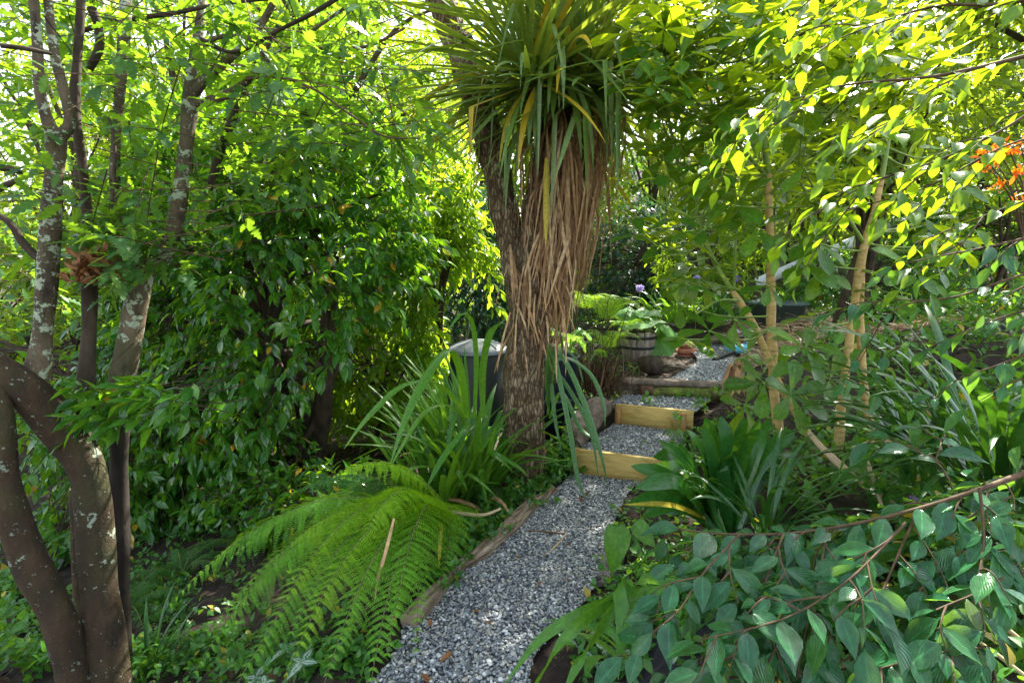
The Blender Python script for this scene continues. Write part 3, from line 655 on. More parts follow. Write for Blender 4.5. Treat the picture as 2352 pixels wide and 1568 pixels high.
# ------------------------------------------------------------------ bins, tub, planter, odds and ends
c = at(1098, 792, 5.0); c = np.array([c[0], c[1], 0.0]); zl = at(1098, 800, 5.0)[2]
t = thing('compost_bin', 'dark compost bin with a pale grey domed lid behind the strap leaves', 'compost bin', (c[0], c[1], -.02))
mb = MB(); lathe(mb, c, [(.34, -.05), (.325, .2), (.315, .22), (.30, .45), (.29, .47), (.275, zl-.05), (.272, zl-.03), (.285, zl-.03), (.285, zl-.0)]); mb.build('body', M['binbody'], t)
mb = MB(); lathe(mb, c, [(.292, zl-.03), (.295, zl), (.285, zl+.012), (.2, zl+.05), (.09, zl+.085), (.085, zl+.082), (.05, zl+.085), (.0, zl+.086)])
for k in range(8):
    a = k*math.pi/4; dd = np.array([math.cos(a), math.sin(a), 0])
    tube(mb, [c+dd*.1+UP*(zl+.083), c+dd*.19+UP*(zl+.058), c+dd*.27+UP*(zl+.024)], [.006, .006, .005], 5, 6)
mb.build('lid', M['binlid'], t)
c = at(1268, 815, 4.45); c = np.array([c[0], c[1], 0.]); zt = at(1268, 815, 4.45)[2]
t = thing('garden_bin', 'open navy plastic bin half hidden behind the cabbage tree trunk', 'bin', (c[0], c[1], .05))
mb = MB(); lathe(mb, c, [(.0, .0), (.17, .0), (.19, .25), (.20, .27), (.195, .29), (.215, zl-.35), (.225, zt-.04), (.245, zt-.03), (.25, zt), (.235, zt+.004), (.228, zt-.02), (.2, .1), (0, .08)]); mb.build('body', M['navy'], t)
mb = MB(); lathe(mb, c, [(.19+.018, .36), (.235, .37), (.235, .39), (.21, .40)]); mb.build('rim', M['navy'], t)
c = at(1783, 735, 6.6); c[2] = hg(c[0], c[1])+.12; t = thing('tub', 'grey plastic tub half sunk in the straw mulch', 'tub', c-UP*.3)
mb = MB(); lathe(mb, c-UP*.3, [(.0, .02), (.26, .02), (.33, .42), (.345, .42), (.345, .45), (.32, .45), (.26, .1), (0, .08)], 36); mb.build('body', M['tubgrey'], t)
mb = MB(); lathe(mb, c-UP*.3, [(.33, .405), (.36, .41), (.36, .435), (.335, .44)], 36); mb.build('rim', M['tubgrey'], t)
# half barrel
pc = at(1465, 790, 5.5); zt = at(1465, 757, 5.5)[2]; zb = at(1465, 822, 5.5)[2]-.03
t = thing('barrel_planter', 'half barrel planter of weathered grey staves with dark bands', 'planter', (pc[0], pc[1], zb))
mb = MB(); ns = 15
for k in range(ns):
    a = k*2*math.pi/ns; dr = np.array([math.cos(a), math.sin(a), 0]); tg = np.array([-math.sin(a), math.cos(a), 0])
    h = (zt-zb)*.95+rng.uniform(-.02, .03); r0, r1 = .15, .19; w = 2*math.pi*r1/ns*.94
    ax = nrm(dr*(r1-r0)+UP*h)
    box(mb, np.array([pc[0], pc[1], zb+h/2])+dr*(r0+r1)/2, (h, w*.92, .022), ax, tg, .004, jit=.002, cuts=2)
mb.build('staves', M['greywood'], t)
for zz, rr in ((zb+.16, .186), (zb+.27, .199)):
    mb = MB(); lathe(mb, (pc[0], pc[1], 0), [(rr-.004, zz-.014), (rr+.004, zz-.014), (rr+.006, zz+.014), (rr-.002, zz+.014)], 32); mb.build('band', M['strapm'], t)
mb = MB(); lathe(mb, (pc[0], pc[1], 0), [(.175, zt-.04), (.1, zt-.02), (0, zt-.015)], 20); mb.build('soil_fill', M['soil'], t)
def bigleaf_plant(name, label, base, spots, size, mat, seed, stemmat='gstem', group=None):
    r = np.random.default_rng(seed); t = thing(name, label, 'plant', base, group); base = np.asarray(base, float)
    for q in spots:
        mb, ms = MB(), MB(); q = np.asarray(q, float)
        s = size*r.uniform(.75, 1.2); d = nrm((q-base)*np.array([1, 1, .0])+np.array([r.normal(0, .2), -.25, -.15+r.normal(0, .2)]))
        n = 15; th = np.linspace(0, 2*np.pi, n+1)[:-1]
        V = [np.zeros(3)]; UV = [(.5, 0)]
        for ring, rr in ((0, .35), (1, .7), (2, 1.)):
            for a in th:
                rad = rr*(1+.14*math.sin(5*a+1)*rr+.07*math.sin(9*a))*(.72 if ring == 0 else 1)
                V.append(np.array([math.sin(a)*rad*.75, .15+math.cos(a)*rad*.8*.75+.35, .1*math.sin(7*a)*rr-.18*rr*rr+.1*abs(math.sin(a))]))
                UV.append((.5+.45*math.sin(a)*rr, .5+.45*math.cos(a)*rr))
        V[0] = np.array([0, .4, .0]); F3 = [(0, 1+k, 1+(k+1) % n) for k in range(n)]
        F4 = [(1+a*n+k, 1+(a+1)*n+k, 1+(a+1)*n+(k+1) % n, 1+a*n+(k+1) % n) for a in (0, 1) for k in range(n)]
        Rm = frames(d[None], nrm(UP+r.normal(0, .3, 3))[None])[0]
        W = (np.array(V)*s) @ Rm.T + q - Rm @ np.array([0, .4*s, 0]); mb.add(W, F3, UV); mb.add(W, F4, UV)
        tube(ms, [base+r.normal(0, .02, 3)*np.array([1, 1, 0]), (base+q)/2+UP*.08, q], [.012, .009, .006], 6, 10)
        o = mb.build('leaf', M[mat], t); ms.build('stalk', M[stemmat], o)
    return t
bigleaf_plant('rhubarb', 'rhubarb like plant with huge crinkled leaves behind the half barrel', at(1480, 770, 5.7)-UP*.05, [at(1495, 715, 5.6), at(1450, 718, 5.7), at(1520, 745, 5.5), at(1475, 742, 5.45), at(1510, 775, 5.5)], .30, 'rhubarb', 3)
bigleaf_plant('beet_plant', 'low leafy vegetable clump right behind the navy bin', at(1300, 800, 5.4)-UP*.1, [at(x, y, 5.3+.1*k) for k, (x, y) in enumerate([(1280, 765), (1300, 772), (1322, 768), (1335, 780), (1290, 790), (1312, 795), (1345, 765)])], .17, 'rhubarb', 4)
# coloured things on the landing
p = at(1692, 800, 5.75); mb = MB(); q = IV.copy(); q = q*(1+.35*nz(q, 2.6)[:, None])*np.array([.15, .12, .055]); mb.add(q+p, IF)
tag(mb.build('plastic_bag', M['teal'], loc=p), 'crumpled turquoise plastic bag lying on the upper gravel', 'bag')
p = at(1712, 778, 5.95); mb = MB()
for k in range(26): mb.scatter(T_OVATE, (p+rng.normal(0, 1, 3)*np.array([.07, .05, .028]))[None], frames(nrm(rng.normal(size=(1, 3))), nrm(UP+rng.normal(0, .5, 3))[None]), np.array([.11]))
tag(mb.build('painted_cloth', M['cloth'], loc=p), 'small heap of bright coloured cloth behind the turquoise bag', 'cloth')
mb = MB(); tube(mb, [at(1640, 826, 5.45), at(1690, 806, 5.7), at(1740, 790, 5.9)], [.022, .022, .022], 10, 12)
tag(mb.build('pipe', M['black'], loc=at(1640, 826, 5.45)), 'short black pipe poking out over the upper gravel', 'pipe')
mb = MB(); tube(mb, [at(1690, 770, 6.1), at(1830, 762, 6.2), at(2010, 758, 6.3)], [.022, .02, .016], 8, 14, .004)
tag(mb.build('garden_pole', M['oldwood'], loc=at(1690, 770, 6.1)), 'thin weathered pole lying along the straw', 'pole')
for k, (a, b, Y0) in enumerate([((1600, 790), (1700, 765), 6.25), ((1625, 812), (1680, 805), 6.1)]):
    mb = MB(); p, q = at(*a, Y0), at(*b, Y0+.15); box(mb, (p+q)/2, (np.linalg.norm(q-p), .12, .07), q-p, None, .008, jit=.012, cuts=6)
    tag(mb.build('timber_offcut', M['oldwood'], loc=(p+q)/2), ('long rough timber offcut behind the red bricks', 'short rough timber offcut right of the red bricks')[k], 'timber', 'old timber by the landing')

# ------------------------------------------------------------------ house far behind, handrail
t = thing('garden_house', 'dark timber house half hidden behind the right hand shrubs', 'house', at(1870, 560, 9.6)-UP*1.2)
mb = MB(); wc = at(1890, 600, 10.5)
box(mb, wc+np.array([.9, .9, -.4]), (2.4, 2.2, 3.4), (1, .1, 0), None, .01); mb.build('wall', M['darkwall'], t)
mb = MB(); box(mb, wc+np.array([.9, .8, 1.55]), (3.0, 2.6, .14), (1, .1, 0), None, .01); mb.build('roof', M['darkwall'], t)
wp = wc+np.array([-.3, -.42, -.55]); mb = MB(); ex = nrm(np.array([1, .1, 0])); ey = np.cross(UP, ex)
for s in (-1, 1):
    box(mb, wp+ex*s*.34-ey*.02, (.07, .08, .95), ex, None, .006); box(mb, wp+UP*s*.44-ey*.02, (.61, .08, .07), ex, None, .006)
box(mb, wp-ey*.02, (.04, .07, .81), ex, None, .005)
w = mb.build('window', M['white'], t); mb = MB(); box(mb, wp, (.6, .02, .81), ex, None, .002); mb.build('pane', M['glass'], w)
for k, px in enumerate((1795, 1950)):
    mb = MB(); p0, p1 = at(px, 640, 9.0), at(px, 380, 9.0); box(mb, (p0+p1)/2, (.16, .16, np.linalg.norm(p1-p0)), ex, None, .008); mb.build('post', M['concrete'], t)
t = thing('handrail', 'white painted plank handrail sloping up towards the dark house', 'handrail', at(1830, 620, 7.4)-UP*.6)
mb = MB(); a, b = at(1738, 650, 7.2), at(2240, 435, 8.3); box(mb, (a+b)/2, (np.linalg.norm(b-a), .05, .14), b-a, None, .005); mb.build('rail', M['white'], t)
for f in (.22, .5, .8):
    mb = MB(); q = a*(1-f)+b*f+np.array([0, .06, 0]); box(mb, q-UP*.62, (.09, .05, 1.1), nrm((b-a)*np.array([1, 1, 0])), None, .004); mb.build('post', M['concrete'], t)

# ------------------------------------------------------------------ cabbage tree
tb = gp(1206, 1098, .0); TY = tb[1]
t = thing('cabbage_tree', 'tall cabbage tree with corky trunk and hanging dead leaf skirt', 'tree', tb)
def tp(px, py, Y=TY): return at(px, py, Y)
def tr_(r, py): return r*depth(1206, py, TY)/FPX
mb = MB()
tube(mb, [tb-UP*.08, tp(1206, 1085), tp(1206, 980), tp(1204, 860), tp(1216, 700), tp(1240, 500), tp(1268, 330), tp(1282, 200), tp(1288, 60)],
     [tr_(56, 1098), tr_(50, 1085), tr_(46, 980), tr_(48, 860), tr_(43, 700), tr_(40, 500), tr_(36, 330), tr_(33, 200), tr_(22, 60)], 48, 160, .014, 16.)
mb.build('trunk', M['cork'], t)
mb = MB()
tube(mb, [tp(1204, 740), tp(1180, 600, TY+.03), tp(1148, 430, TY+.10), tp(1110, 270, TY+.18), tp(1068, 140, TY+.26), tp(1025, 40, TY+.32), tp(980, -90, TY+.38), tp(950, -230, TY+.42)],
     [tr_(28, 740), tr_(33, 600), tr_(33, 430), tr_(36, 270), tr_(37, 140), tr_(35, 40), tr_(30, -90), tr_(22, -230)], 32, 110, .016, 16.)
o = mb.build('leaning_trunk', M['cork'], t); o['label'] = 'bare trunk leaning left'
HD = tp(1280, 150); r = np.random.default_rng(21)
HEADS = [(tp(1215, 195, TY-.10), 1.0), (tp(1345, 190, TY-.06), 1.0), (tp(1290, 90, TY+.06), 1.15)]
mb = MB()
for k in range(520):                     # living leaves of the main head
    az = r.uniform(0, 2*math.pi); q = r.uniform(0, 1)
    hd, hl = HEADS[k % 3]; el = R_(72) - q*R_(108); p0 = hd + UP*(.12-.16*q+r.normal(0, .02)) + np.array([math.cos(az), math.sin(az), 0])*(.02+.03*q)
    L = r.uniform(.75, 1.25)*hl; dr = r.uniform(.0, .5)
    kk = (r.uniform(.35, .7), r.uniform(.5, 1.5)) if r.uniform() < .22 else None
    strap(mb, p0, az, el, L, r.uniform(.011, .019), dr, 13, r.normal(0, .25), .35, 1.6, kk)
mb.build('leaf_head', M['cordyline'], t)
mb = MB()
for k in range(70):                     # green leaves bent down over the skirt
    az = -math.pi/2+r.normal(0, 1.35); p0 = HD + UP*r.uniform(-.30, .02) + np.array([math.cos(az), math.sin(az), 0])*r.uniform(.05, .12)
    strap(mb, p0, az, R_(r.uniform(-15, 40)), r.uniform(.4, .95), r.uniform(.013, .022), r.uniform(1.3, 1.9), 14, r.normal(0, .5), .3, .7)
for k in range(46):                     # long ones arching out to the right and to the left
    rgt = k < 30; az = r.uniform(-1.1, .5) if rgt else r.uniform(2.7, 4.0); hd = HEADS[1 if rgt else 0][0]
    strap(mb, hd+UP*r.uniform(-.15, .08)+np.array([math.cos(az), math.sin(az), 0])*.05, az, R_(r.uniform(5, 50)), r.uniform(.9, 1.3), r.uniform(.013, .021), r.uniform(1.1, 2.1), 15, r.normal(0, .35), .3, 1.0)
mb.build('hanging_leaves', M['cordyline'], t)
mb = MB()
for k in range(640):                     # the skirt of dead leaves
    q = r.uniform(0, 1)**.85; zz = tp(1280, 200+q*430)[2]; cx = np.interp(q, [0, 1], [tp(1300, 200)[0], tp(1264, 630)[0]])
    az = r.uniform(0, 2*math.pi); o3 = np.array([math.cos(az)*(1.2 if math.cos(az) > 0 else .9), math.sin(az), 0]); r0 = .10
    sw = np.interp(q, [0, .35, 1], [.36, .35, .15])*(.42+.58*r.uniform(0, 1)**1.7); L = r.uniform(.55, .95)*np.interp(q, [0, 1], [1.05, .62])
    c0 = np.array([cx, TY, zz]); lean = np.array([.02*(1-q)-.02, 0, 0])
    tgx = r.normal(0, .08)
    P = [c0+o3*r0+UP*.04]; tt = np.linspace(0, 1, 9)[1:]
    for s in tt:
        rr = r0+(sw-r0)*math.sin(min(1, s*2.2)*math.pi/2) - .10*max(0, s-.4)*sw/.3
        P.append(c0+o3*rr+np.array([-o3[1], o3[0], 0])*tgx*s+UP*(.05*math.sin(s*3)-L*s**1.15)+np.array([-.05*s+.02, 0, 0])+r.normal(0, .0025, 3))
    P = np.array(P)
    w = r.uniform(.0045, .0125); W = w*np.clip((1-np.linspace(0, 1, 9))*2.5, .08, 1)
    sd3 = nrm(np.array([-o3[1], o3[0], 0])+o3*r.normal(0, .6)); ribbon(mb, P, W, sd3, r.uniform(.2, .9))
for k in range(70):                     # wispy scraps low on the trunk and to the left
    px, py = r.uniform(1165, 1300), r.uniform(560, 760); az = -math.pi/2+r.normal(0, .9)
    p0 = tp(px, py)+np.array([0, -.12, 0]); strap(mb, p0, az, R_(r.uniform(-85, -50)), r.uniform(.15, .42), r.uniform(.004, .010), .4, 7, r.normal(0, .6), .5)
mb.build('dead_skirt', M['deadleaf'], t)
for px, py, L, az in ((1248, 385, .55, -1.62), (1222, 250, .28, -1.5)):
    mb = MB(); strap(mb, tp(px, py)+np.array([0, -.30, 0]), az, -1.35, L, .017, .15, 10, .2, .3)
    o = mb.build('yellow_leaf', M['yellow'], t); o['label'] = 'yellowing leaf hanging on the skirt'

# ------------------------------------------------------------------ many stemmed lichen tree on the left
b0 = gp(255, 1690, -.35)
t = thing('lichen_tree', 'many stemmed tree with grey lichen patches and smooth brown lower limbs', 'tree', b0)
def limb(name, pts, mat, seg=18, rough=.014, rs=11.):
    pts = [(a, b, c, q*.86) for a, b, c, q in pts]; mb = MB(); ptube(mb, pts, seg=seg, n=len(pts)*9, rough=rough*.45, rs=rs); return mb.build(name, M[mat], t)
limb('trunk', [(268, 1760, 2.02, 64), (256, 1640, 2.05, 56), (248, 1540, 2.06, 50), (237, 1430, 2.07, 43), (222, 1300, 2.08, 40), (209, 1140, 2.08, 40), (192, 1060, 2.08, 46), (140, 985, 2.06, 47), (85, 925, 2.02, 47), (25, 875, 1.96, 47), (-60, 810, 1.9, 42), (-160, 750, 1.84, 38)], 'barklow', 28, .022)
limb('trunk', [(225, 1760, 1.99, 56), (195, 1640, 1.99, 44), (163, 1530, 1.97, 37), (130, 1410, 1.95, 38), (75, 1300, 1.93, 40), (32, 1200, 1.91, 38), (10, 1110, 1.9, 34), (4, 1020, 1.9, 31), (-5, 930, 1.9, 30), (-40, 840, 1.9, 30)], 'barklow', 26, .022)
limb('trunk', [(285, 1760, 2.26, 50), (278, 1600, 2.26, 34), (276, 1450, 2.27, 25), (272, 1250, 2.28, 23), (272, 1080, 2.3, 22), (274, 960, 2.3, 24), (292, 820, 2.32, 25), (312, 700, 2.35, 27), (332, 628, 2.38, 29)], 'barkblack', 20, .016)
limb('trunk', [(268, 900, 2.28, 20), (280, 860, 2.28, 25), (298, 780, 2.30, 26), (315, 690, 2.33, 28), (335, 615, 2.36, 29), (372, 585, 2.37, 24), (400, 520, 2.38, 20), (420, 400, 2.4, 19), (436, 260, 2.42, 19), (447, 140, 2.44, 14), (458, 60, 2.46, 11), (468, -60, 2.5, 9), (470, -260, 2.6, 7)], 'bark', 20, .02)
limb('trunk', [(192, 1500, 2.2, 22), (182, 1300, 2.2, 18), (178, 1120, 2.2, 15)], 'barklow', 14)
limb('branch', [(332, 625, 2.36, 22), (308, 600, 2.34, 17), (285, 560, 2.33, 13), (268, 480, 2.32, 12), (264, 370, 2.32, 12), (275, 210, 2.33, 13), (285, 80, 2.34, 14), (292, -60, 2.4, 12), (300, -240, 2.5, 9)], 'bark', 14)
limb('branch', [(80, 870, 2.05, 34), (92, 800, 2.06, 27), (105, 690, 2.08, 25), (113, 560, 2.1, 23), (121, 430, 2.12, 22), (128, 325, 2.13, 22), (112, 285, 2.12, 15), (92, 215, 2.12, 12), (86, 110, 2.13, 12), (78, 10, 2.14, 12), (60, -140, 2.2, 10)], 'bark', 18, .02)
limb('branch', [(128, 320, 2.13, 18), (160, 285, 2.15, 13), (148, 215, 2.16, 12), (125, 120, 2.18, 11), (110, 0, 2.2, 10), (100, -140, 2.24, 8)], 'bark', 14)
limb('branch', [(188, 1090, 2.16, 24), (192, 1000, 2.18, 21), (196, 905, 2.2, 19), (200, 850, 2.2, 17), (205, 740, 2.22, 17), (206, 630, 2.24, 17), (200, 500, 2.26, 13), (188, 370, 2.28, 12), (172, 250, 2.3, 13), (178, 130, 2.32, 11), (186, 0, 2.35, 10), (190, -150, 2.4, 8)], 'barkdark', 14)
limb('branch', [(432, 232, 2.42, 15), (470, 185, 2.42, 12), (520, 140, 2.42, 11), (570, 95, 2.42, 10), (610, 40, 2.42, 8), (650, -40, 2.42, 7)], 'bark', 12)
limb('branch', [(436, 245, 2.42, 14), (480, 232, 2.4, 10), (530, 212, 2.38, 9), (575, 180, 2.36, 8), (620, 135, 2.34, 6), (690, 90, 2.32, 5), (790, 20, 2.3, 4)], 'bark', 12)
limb('branch', [(470, 480, 2.7, 9), (490, 400, 2.7, 11), (520, 310, 2.7, 11), (555, 230, 2.72, 9), (590, 150, 2.75, 8), (640, 60, 2.8, 6)], 'barkdark', 10)
limb('branch', [(450, 125, 2.44, 9), (490, 90, 2.45, 7), (545, 75, 2.46, 6), (570, 30, 2.48, 6), (580, -60, 2.5, 5)], 'bark', 10)
limb('branch', [(210, 20, 2.5, 14), (225, 60, 2.5, 13), (228, 110, 2.5, 12), (205, 160, 2.5, 9)], 'barkdark', 10)
for pts in ([(560, 182, 2.35, 4), (640, 178, 2.3, 4), (720, 205, 2.25, 3.5), (800, 260, 2.2, 3), (880, 312, 2.2, 2.5), (965, 318, 2.2, 1.5)],
            [(335, 600, 2.3, 5), (300, 590, 2.2, 4), (270, 560, 2.1, 3), (240, 540, 2.0, 2)],
            [(560, 495, 2.5, 2), (640, 486, 2.45, 2.5), (720, 475, 2.4, 2), (780, 462, 2.4, 1.2)],
            [(180, 75, 2.4, 6), (240, 55, 2.4, 6), (300, 45, 2.4, 6), (400, 30, 2.4, 6), (520, 8, 2.4, 5), (700, -10, 2.4, 4)],
            [(460, 90, 2.45, 7), (540, 120, 2.4, 5), (640, 70, 2.35, 5), (720, 30, 2.3, 6), (800, -20, 2.3, 6)],
            [(700, 110, 2.6, 4), (780, 112, 2.6, 5), (850, 105, 2.6, 4), (930, 65, 2.6, 3)],
            [(0, 105, 1.95, 6), (60, 112, 2.0, 6), (120, 125, 2.05, 4)], [(-20, 445, 2.0, 9), (25, 420, 2.05, 8), (60, 405, 2.1, 4), (110, 395, 2.1, 2)],
            [(-10, 490, 2.1, 8), (25, 515, 2.1, 9), (55, 560, 2.1, 10), (95, 600, 2.1, 11)], [(-20, 380, 1.9, 12), (30, 390, 1.95, 8), (70, 405, 2., 4)],
            [(250, 270, 2.2, 3), (262, 330, 2.2, 4), (262, 400, 2.2, 4), (257, 460, 2.2, 4)]):
    limb('branch', pts, 'barkdark' if pts[0][0] < 500 else 'twig', 8, .006)
# leaves of the lichen tree: sprays at chosen places
r = np.random.default_rng(31); sp = []
def region(n, x0, x1, y0, y1, Y0, Y1): 
    for k in range(n): sp.append(at(r.uniform(x0, x1), r.uniform(y0, y1), r.uniform(Y0, Y1)))
region(26, 160, 420, 430, 600, 1.9, 2.35); region(26, 130, 400, 130, 420, 2.0, 2.6); region(60, 0, 420, -60, 200, 2.2, 3.2)
region(80, 430, 900, -60, 240, 2.0, 3.2); region(18, 480, 760, 280, 480, 2.3, 2.7); region(30, -60, 120, 200, 760, 2.3, 3.2); region(22, 640, 950, 240, 330, 2.1, 2.6)
region(14, 280, 430, 520, 620, 2.1, 2.3); region(24, 430, 640, 180, 420, 2.5, 3.0)
sp = np.array(sp); mb = MB(); d = nrm(r.normal(size=sp.shape)*np.array([1, 1, .3])-UP*.1)
pp, ld = phyllo(sp, d, np.full(len(sp), .20), 10, droop=.15, ang=.9, r=r); put_leaves(mb, T_LOBE, pp, ld, .088, r=r, upj=.35)
mb.build('crown', M['lobed'], t); mb = MB(); twig_tubes(mb, sp, d, np.full(len(sp), .22), .0028, 1.2); mb.build('twigs', M['twig'], t)
# upper canopy out of frame overhead (shades the limbs)
c = np.array([-2.3, 3.4, 4.6]); P = crown_pts(330, c, [2.0, 1.6, 1.1], .3, -.1, 1.8, .3, r)
crown_mesh('crown', t, M['lobed'], P, c, T_LOBE, .10, 9, .25, .2, r=r)
p = at(218, 612, 1.98); mb = MB(); n = 170; q = p+r.normal(size=(n, 3))*np.array([.042, .034, .026])
mb.scatter(T_DRY, q, frames(nrm(r.normal(size=(n, 3))), nrm(r.normal(size=(n, 3)))), r.uniform(.028, .052, n))
tag(mb.build('dead_leaf_clump', M['drybrown'], loc=p), 'rust brown clump of dead leaves caught between the stems of the lichen tree', 'leaf clump')
# ------------------------------------------------------------------ trees behind
SC = 1.0
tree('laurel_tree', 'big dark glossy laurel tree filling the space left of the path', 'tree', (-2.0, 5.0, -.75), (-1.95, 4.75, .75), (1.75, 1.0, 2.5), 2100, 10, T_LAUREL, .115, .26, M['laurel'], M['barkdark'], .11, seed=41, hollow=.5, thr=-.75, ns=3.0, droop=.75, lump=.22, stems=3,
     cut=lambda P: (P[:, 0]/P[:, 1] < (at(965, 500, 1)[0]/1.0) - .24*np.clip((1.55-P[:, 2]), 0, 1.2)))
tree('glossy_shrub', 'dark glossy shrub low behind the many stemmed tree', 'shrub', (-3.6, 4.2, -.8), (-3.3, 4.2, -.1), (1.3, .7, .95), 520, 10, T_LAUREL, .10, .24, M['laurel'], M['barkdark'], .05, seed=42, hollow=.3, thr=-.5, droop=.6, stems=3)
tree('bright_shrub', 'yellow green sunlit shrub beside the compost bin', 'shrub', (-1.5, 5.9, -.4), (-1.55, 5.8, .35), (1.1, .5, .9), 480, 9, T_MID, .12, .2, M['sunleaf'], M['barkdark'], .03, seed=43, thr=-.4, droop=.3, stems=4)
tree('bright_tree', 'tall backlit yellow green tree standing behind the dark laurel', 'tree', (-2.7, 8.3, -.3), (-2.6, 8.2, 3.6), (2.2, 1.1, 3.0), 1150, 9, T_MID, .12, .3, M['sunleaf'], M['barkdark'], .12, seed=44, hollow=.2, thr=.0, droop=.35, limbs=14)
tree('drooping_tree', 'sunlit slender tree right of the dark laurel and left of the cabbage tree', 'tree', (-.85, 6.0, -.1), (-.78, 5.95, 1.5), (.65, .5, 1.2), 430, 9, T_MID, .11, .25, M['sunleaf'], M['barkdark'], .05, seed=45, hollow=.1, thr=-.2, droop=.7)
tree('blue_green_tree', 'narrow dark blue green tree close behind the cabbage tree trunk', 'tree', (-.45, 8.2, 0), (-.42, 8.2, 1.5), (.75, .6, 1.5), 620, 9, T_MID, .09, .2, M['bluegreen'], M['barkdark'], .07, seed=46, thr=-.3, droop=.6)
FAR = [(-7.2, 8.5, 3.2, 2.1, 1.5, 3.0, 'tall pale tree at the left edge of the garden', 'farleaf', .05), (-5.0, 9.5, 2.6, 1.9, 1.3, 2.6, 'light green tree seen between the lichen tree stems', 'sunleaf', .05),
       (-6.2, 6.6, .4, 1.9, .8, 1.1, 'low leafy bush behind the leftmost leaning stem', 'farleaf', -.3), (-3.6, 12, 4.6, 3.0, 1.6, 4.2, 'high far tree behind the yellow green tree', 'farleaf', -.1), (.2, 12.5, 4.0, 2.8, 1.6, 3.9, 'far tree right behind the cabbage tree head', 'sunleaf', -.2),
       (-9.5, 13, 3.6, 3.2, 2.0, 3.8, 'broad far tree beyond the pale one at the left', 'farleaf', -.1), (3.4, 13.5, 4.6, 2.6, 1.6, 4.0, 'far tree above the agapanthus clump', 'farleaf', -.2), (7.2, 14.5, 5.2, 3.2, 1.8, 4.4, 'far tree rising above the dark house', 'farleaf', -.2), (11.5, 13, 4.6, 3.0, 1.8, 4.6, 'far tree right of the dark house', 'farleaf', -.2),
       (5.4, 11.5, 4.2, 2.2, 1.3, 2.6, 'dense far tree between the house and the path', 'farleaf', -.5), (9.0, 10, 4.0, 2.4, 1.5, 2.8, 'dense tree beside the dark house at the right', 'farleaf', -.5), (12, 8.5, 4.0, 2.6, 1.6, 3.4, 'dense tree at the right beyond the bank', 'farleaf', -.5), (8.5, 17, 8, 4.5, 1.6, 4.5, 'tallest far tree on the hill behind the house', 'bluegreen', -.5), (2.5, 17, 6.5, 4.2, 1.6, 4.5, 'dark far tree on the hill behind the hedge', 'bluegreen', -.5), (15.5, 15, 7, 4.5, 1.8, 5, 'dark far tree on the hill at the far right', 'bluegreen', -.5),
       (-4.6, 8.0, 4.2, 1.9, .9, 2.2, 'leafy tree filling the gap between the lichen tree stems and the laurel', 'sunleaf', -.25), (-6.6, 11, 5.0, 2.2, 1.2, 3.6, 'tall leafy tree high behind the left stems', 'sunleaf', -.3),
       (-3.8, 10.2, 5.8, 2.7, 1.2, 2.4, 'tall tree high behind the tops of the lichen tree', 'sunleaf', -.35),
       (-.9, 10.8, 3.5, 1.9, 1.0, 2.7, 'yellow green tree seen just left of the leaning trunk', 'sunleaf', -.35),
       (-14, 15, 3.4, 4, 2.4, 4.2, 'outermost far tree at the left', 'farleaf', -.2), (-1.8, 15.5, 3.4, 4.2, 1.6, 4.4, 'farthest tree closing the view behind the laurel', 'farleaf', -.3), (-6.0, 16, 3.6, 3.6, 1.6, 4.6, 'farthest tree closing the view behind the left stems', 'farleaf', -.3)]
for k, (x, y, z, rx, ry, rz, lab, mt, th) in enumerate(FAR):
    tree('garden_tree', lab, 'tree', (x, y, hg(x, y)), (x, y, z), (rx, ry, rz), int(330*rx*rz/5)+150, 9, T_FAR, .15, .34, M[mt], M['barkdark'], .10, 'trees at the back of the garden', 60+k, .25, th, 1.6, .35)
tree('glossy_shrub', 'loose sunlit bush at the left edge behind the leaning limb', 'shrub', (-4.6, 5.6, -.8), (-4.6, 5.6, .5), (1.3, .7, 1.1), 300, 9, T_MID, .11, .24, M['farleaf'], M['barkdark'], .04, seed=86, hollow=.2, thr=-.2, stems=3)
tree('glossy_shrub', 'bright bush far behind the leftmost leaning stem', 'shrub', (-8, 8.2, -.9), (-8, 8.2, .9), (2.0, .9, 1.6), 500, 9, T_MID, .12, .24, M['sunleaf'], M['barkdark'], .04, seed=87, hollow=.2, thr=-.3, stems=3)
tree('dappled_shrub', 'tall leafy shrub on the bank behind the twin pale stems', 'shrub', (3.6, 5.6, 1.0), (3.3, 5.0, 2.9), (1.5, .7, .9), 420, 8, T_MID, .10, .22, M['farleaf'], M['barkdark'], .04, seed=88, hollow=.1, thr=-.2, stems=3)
lt = [o for o in bpy.data.objects if o.name == 'laurel_tree'][0]; r = np.random.default_rng(48)
P = np.array([at(r.uniform(205, 460), 905+r.normal(0, 32), r.uniform(1.98, 2.2)) for k in range(34)]); d = nrm(np.array([[-.6, -.5, -.05]])+r.normal(0, .35, P.shape)); mb, ms = MB(), MB()
pp, ld = phyllo(P, d, np.full(len(P), .13), 8, droop=.35, ang=.9, r=r); put_leaves(mb, T_LAUREL, pp, ld, .085, r=r); o = mb.build('branch_leaves', M['laurel'], lt)
twig_tubes(ms, P, d, np.full(len(P), .13), .0025, 1.6)
ms.build('branch', M['barkdark'], lt)
tree('low_shrub', 'low dark leafy plants filling the ground below the laurel', 'shrub', (-1.3, 3.5, -.45), (-1.4, 3.55, -.22), (.85, .4, .3), 240, 8, T_LAUREL, .085, .16, M['laurel'], M['barkdark'], .02, seed=89, hollow=.1, thr=-.5, droop=.4, stems=3, limbs=4)
tree('dark_hedge', 'dark shaded hedge right of the cabbage tree behind the ferns', 'hedge', (2.2, 9.2, .9), (2.3, 9.2, 1.55), (1.5, .6, 1.25), 560, 9, T_MID, .10, .22, M['bluegreen'], M['barkdark'], .05, seed=81, thr=-.6, stems=3)
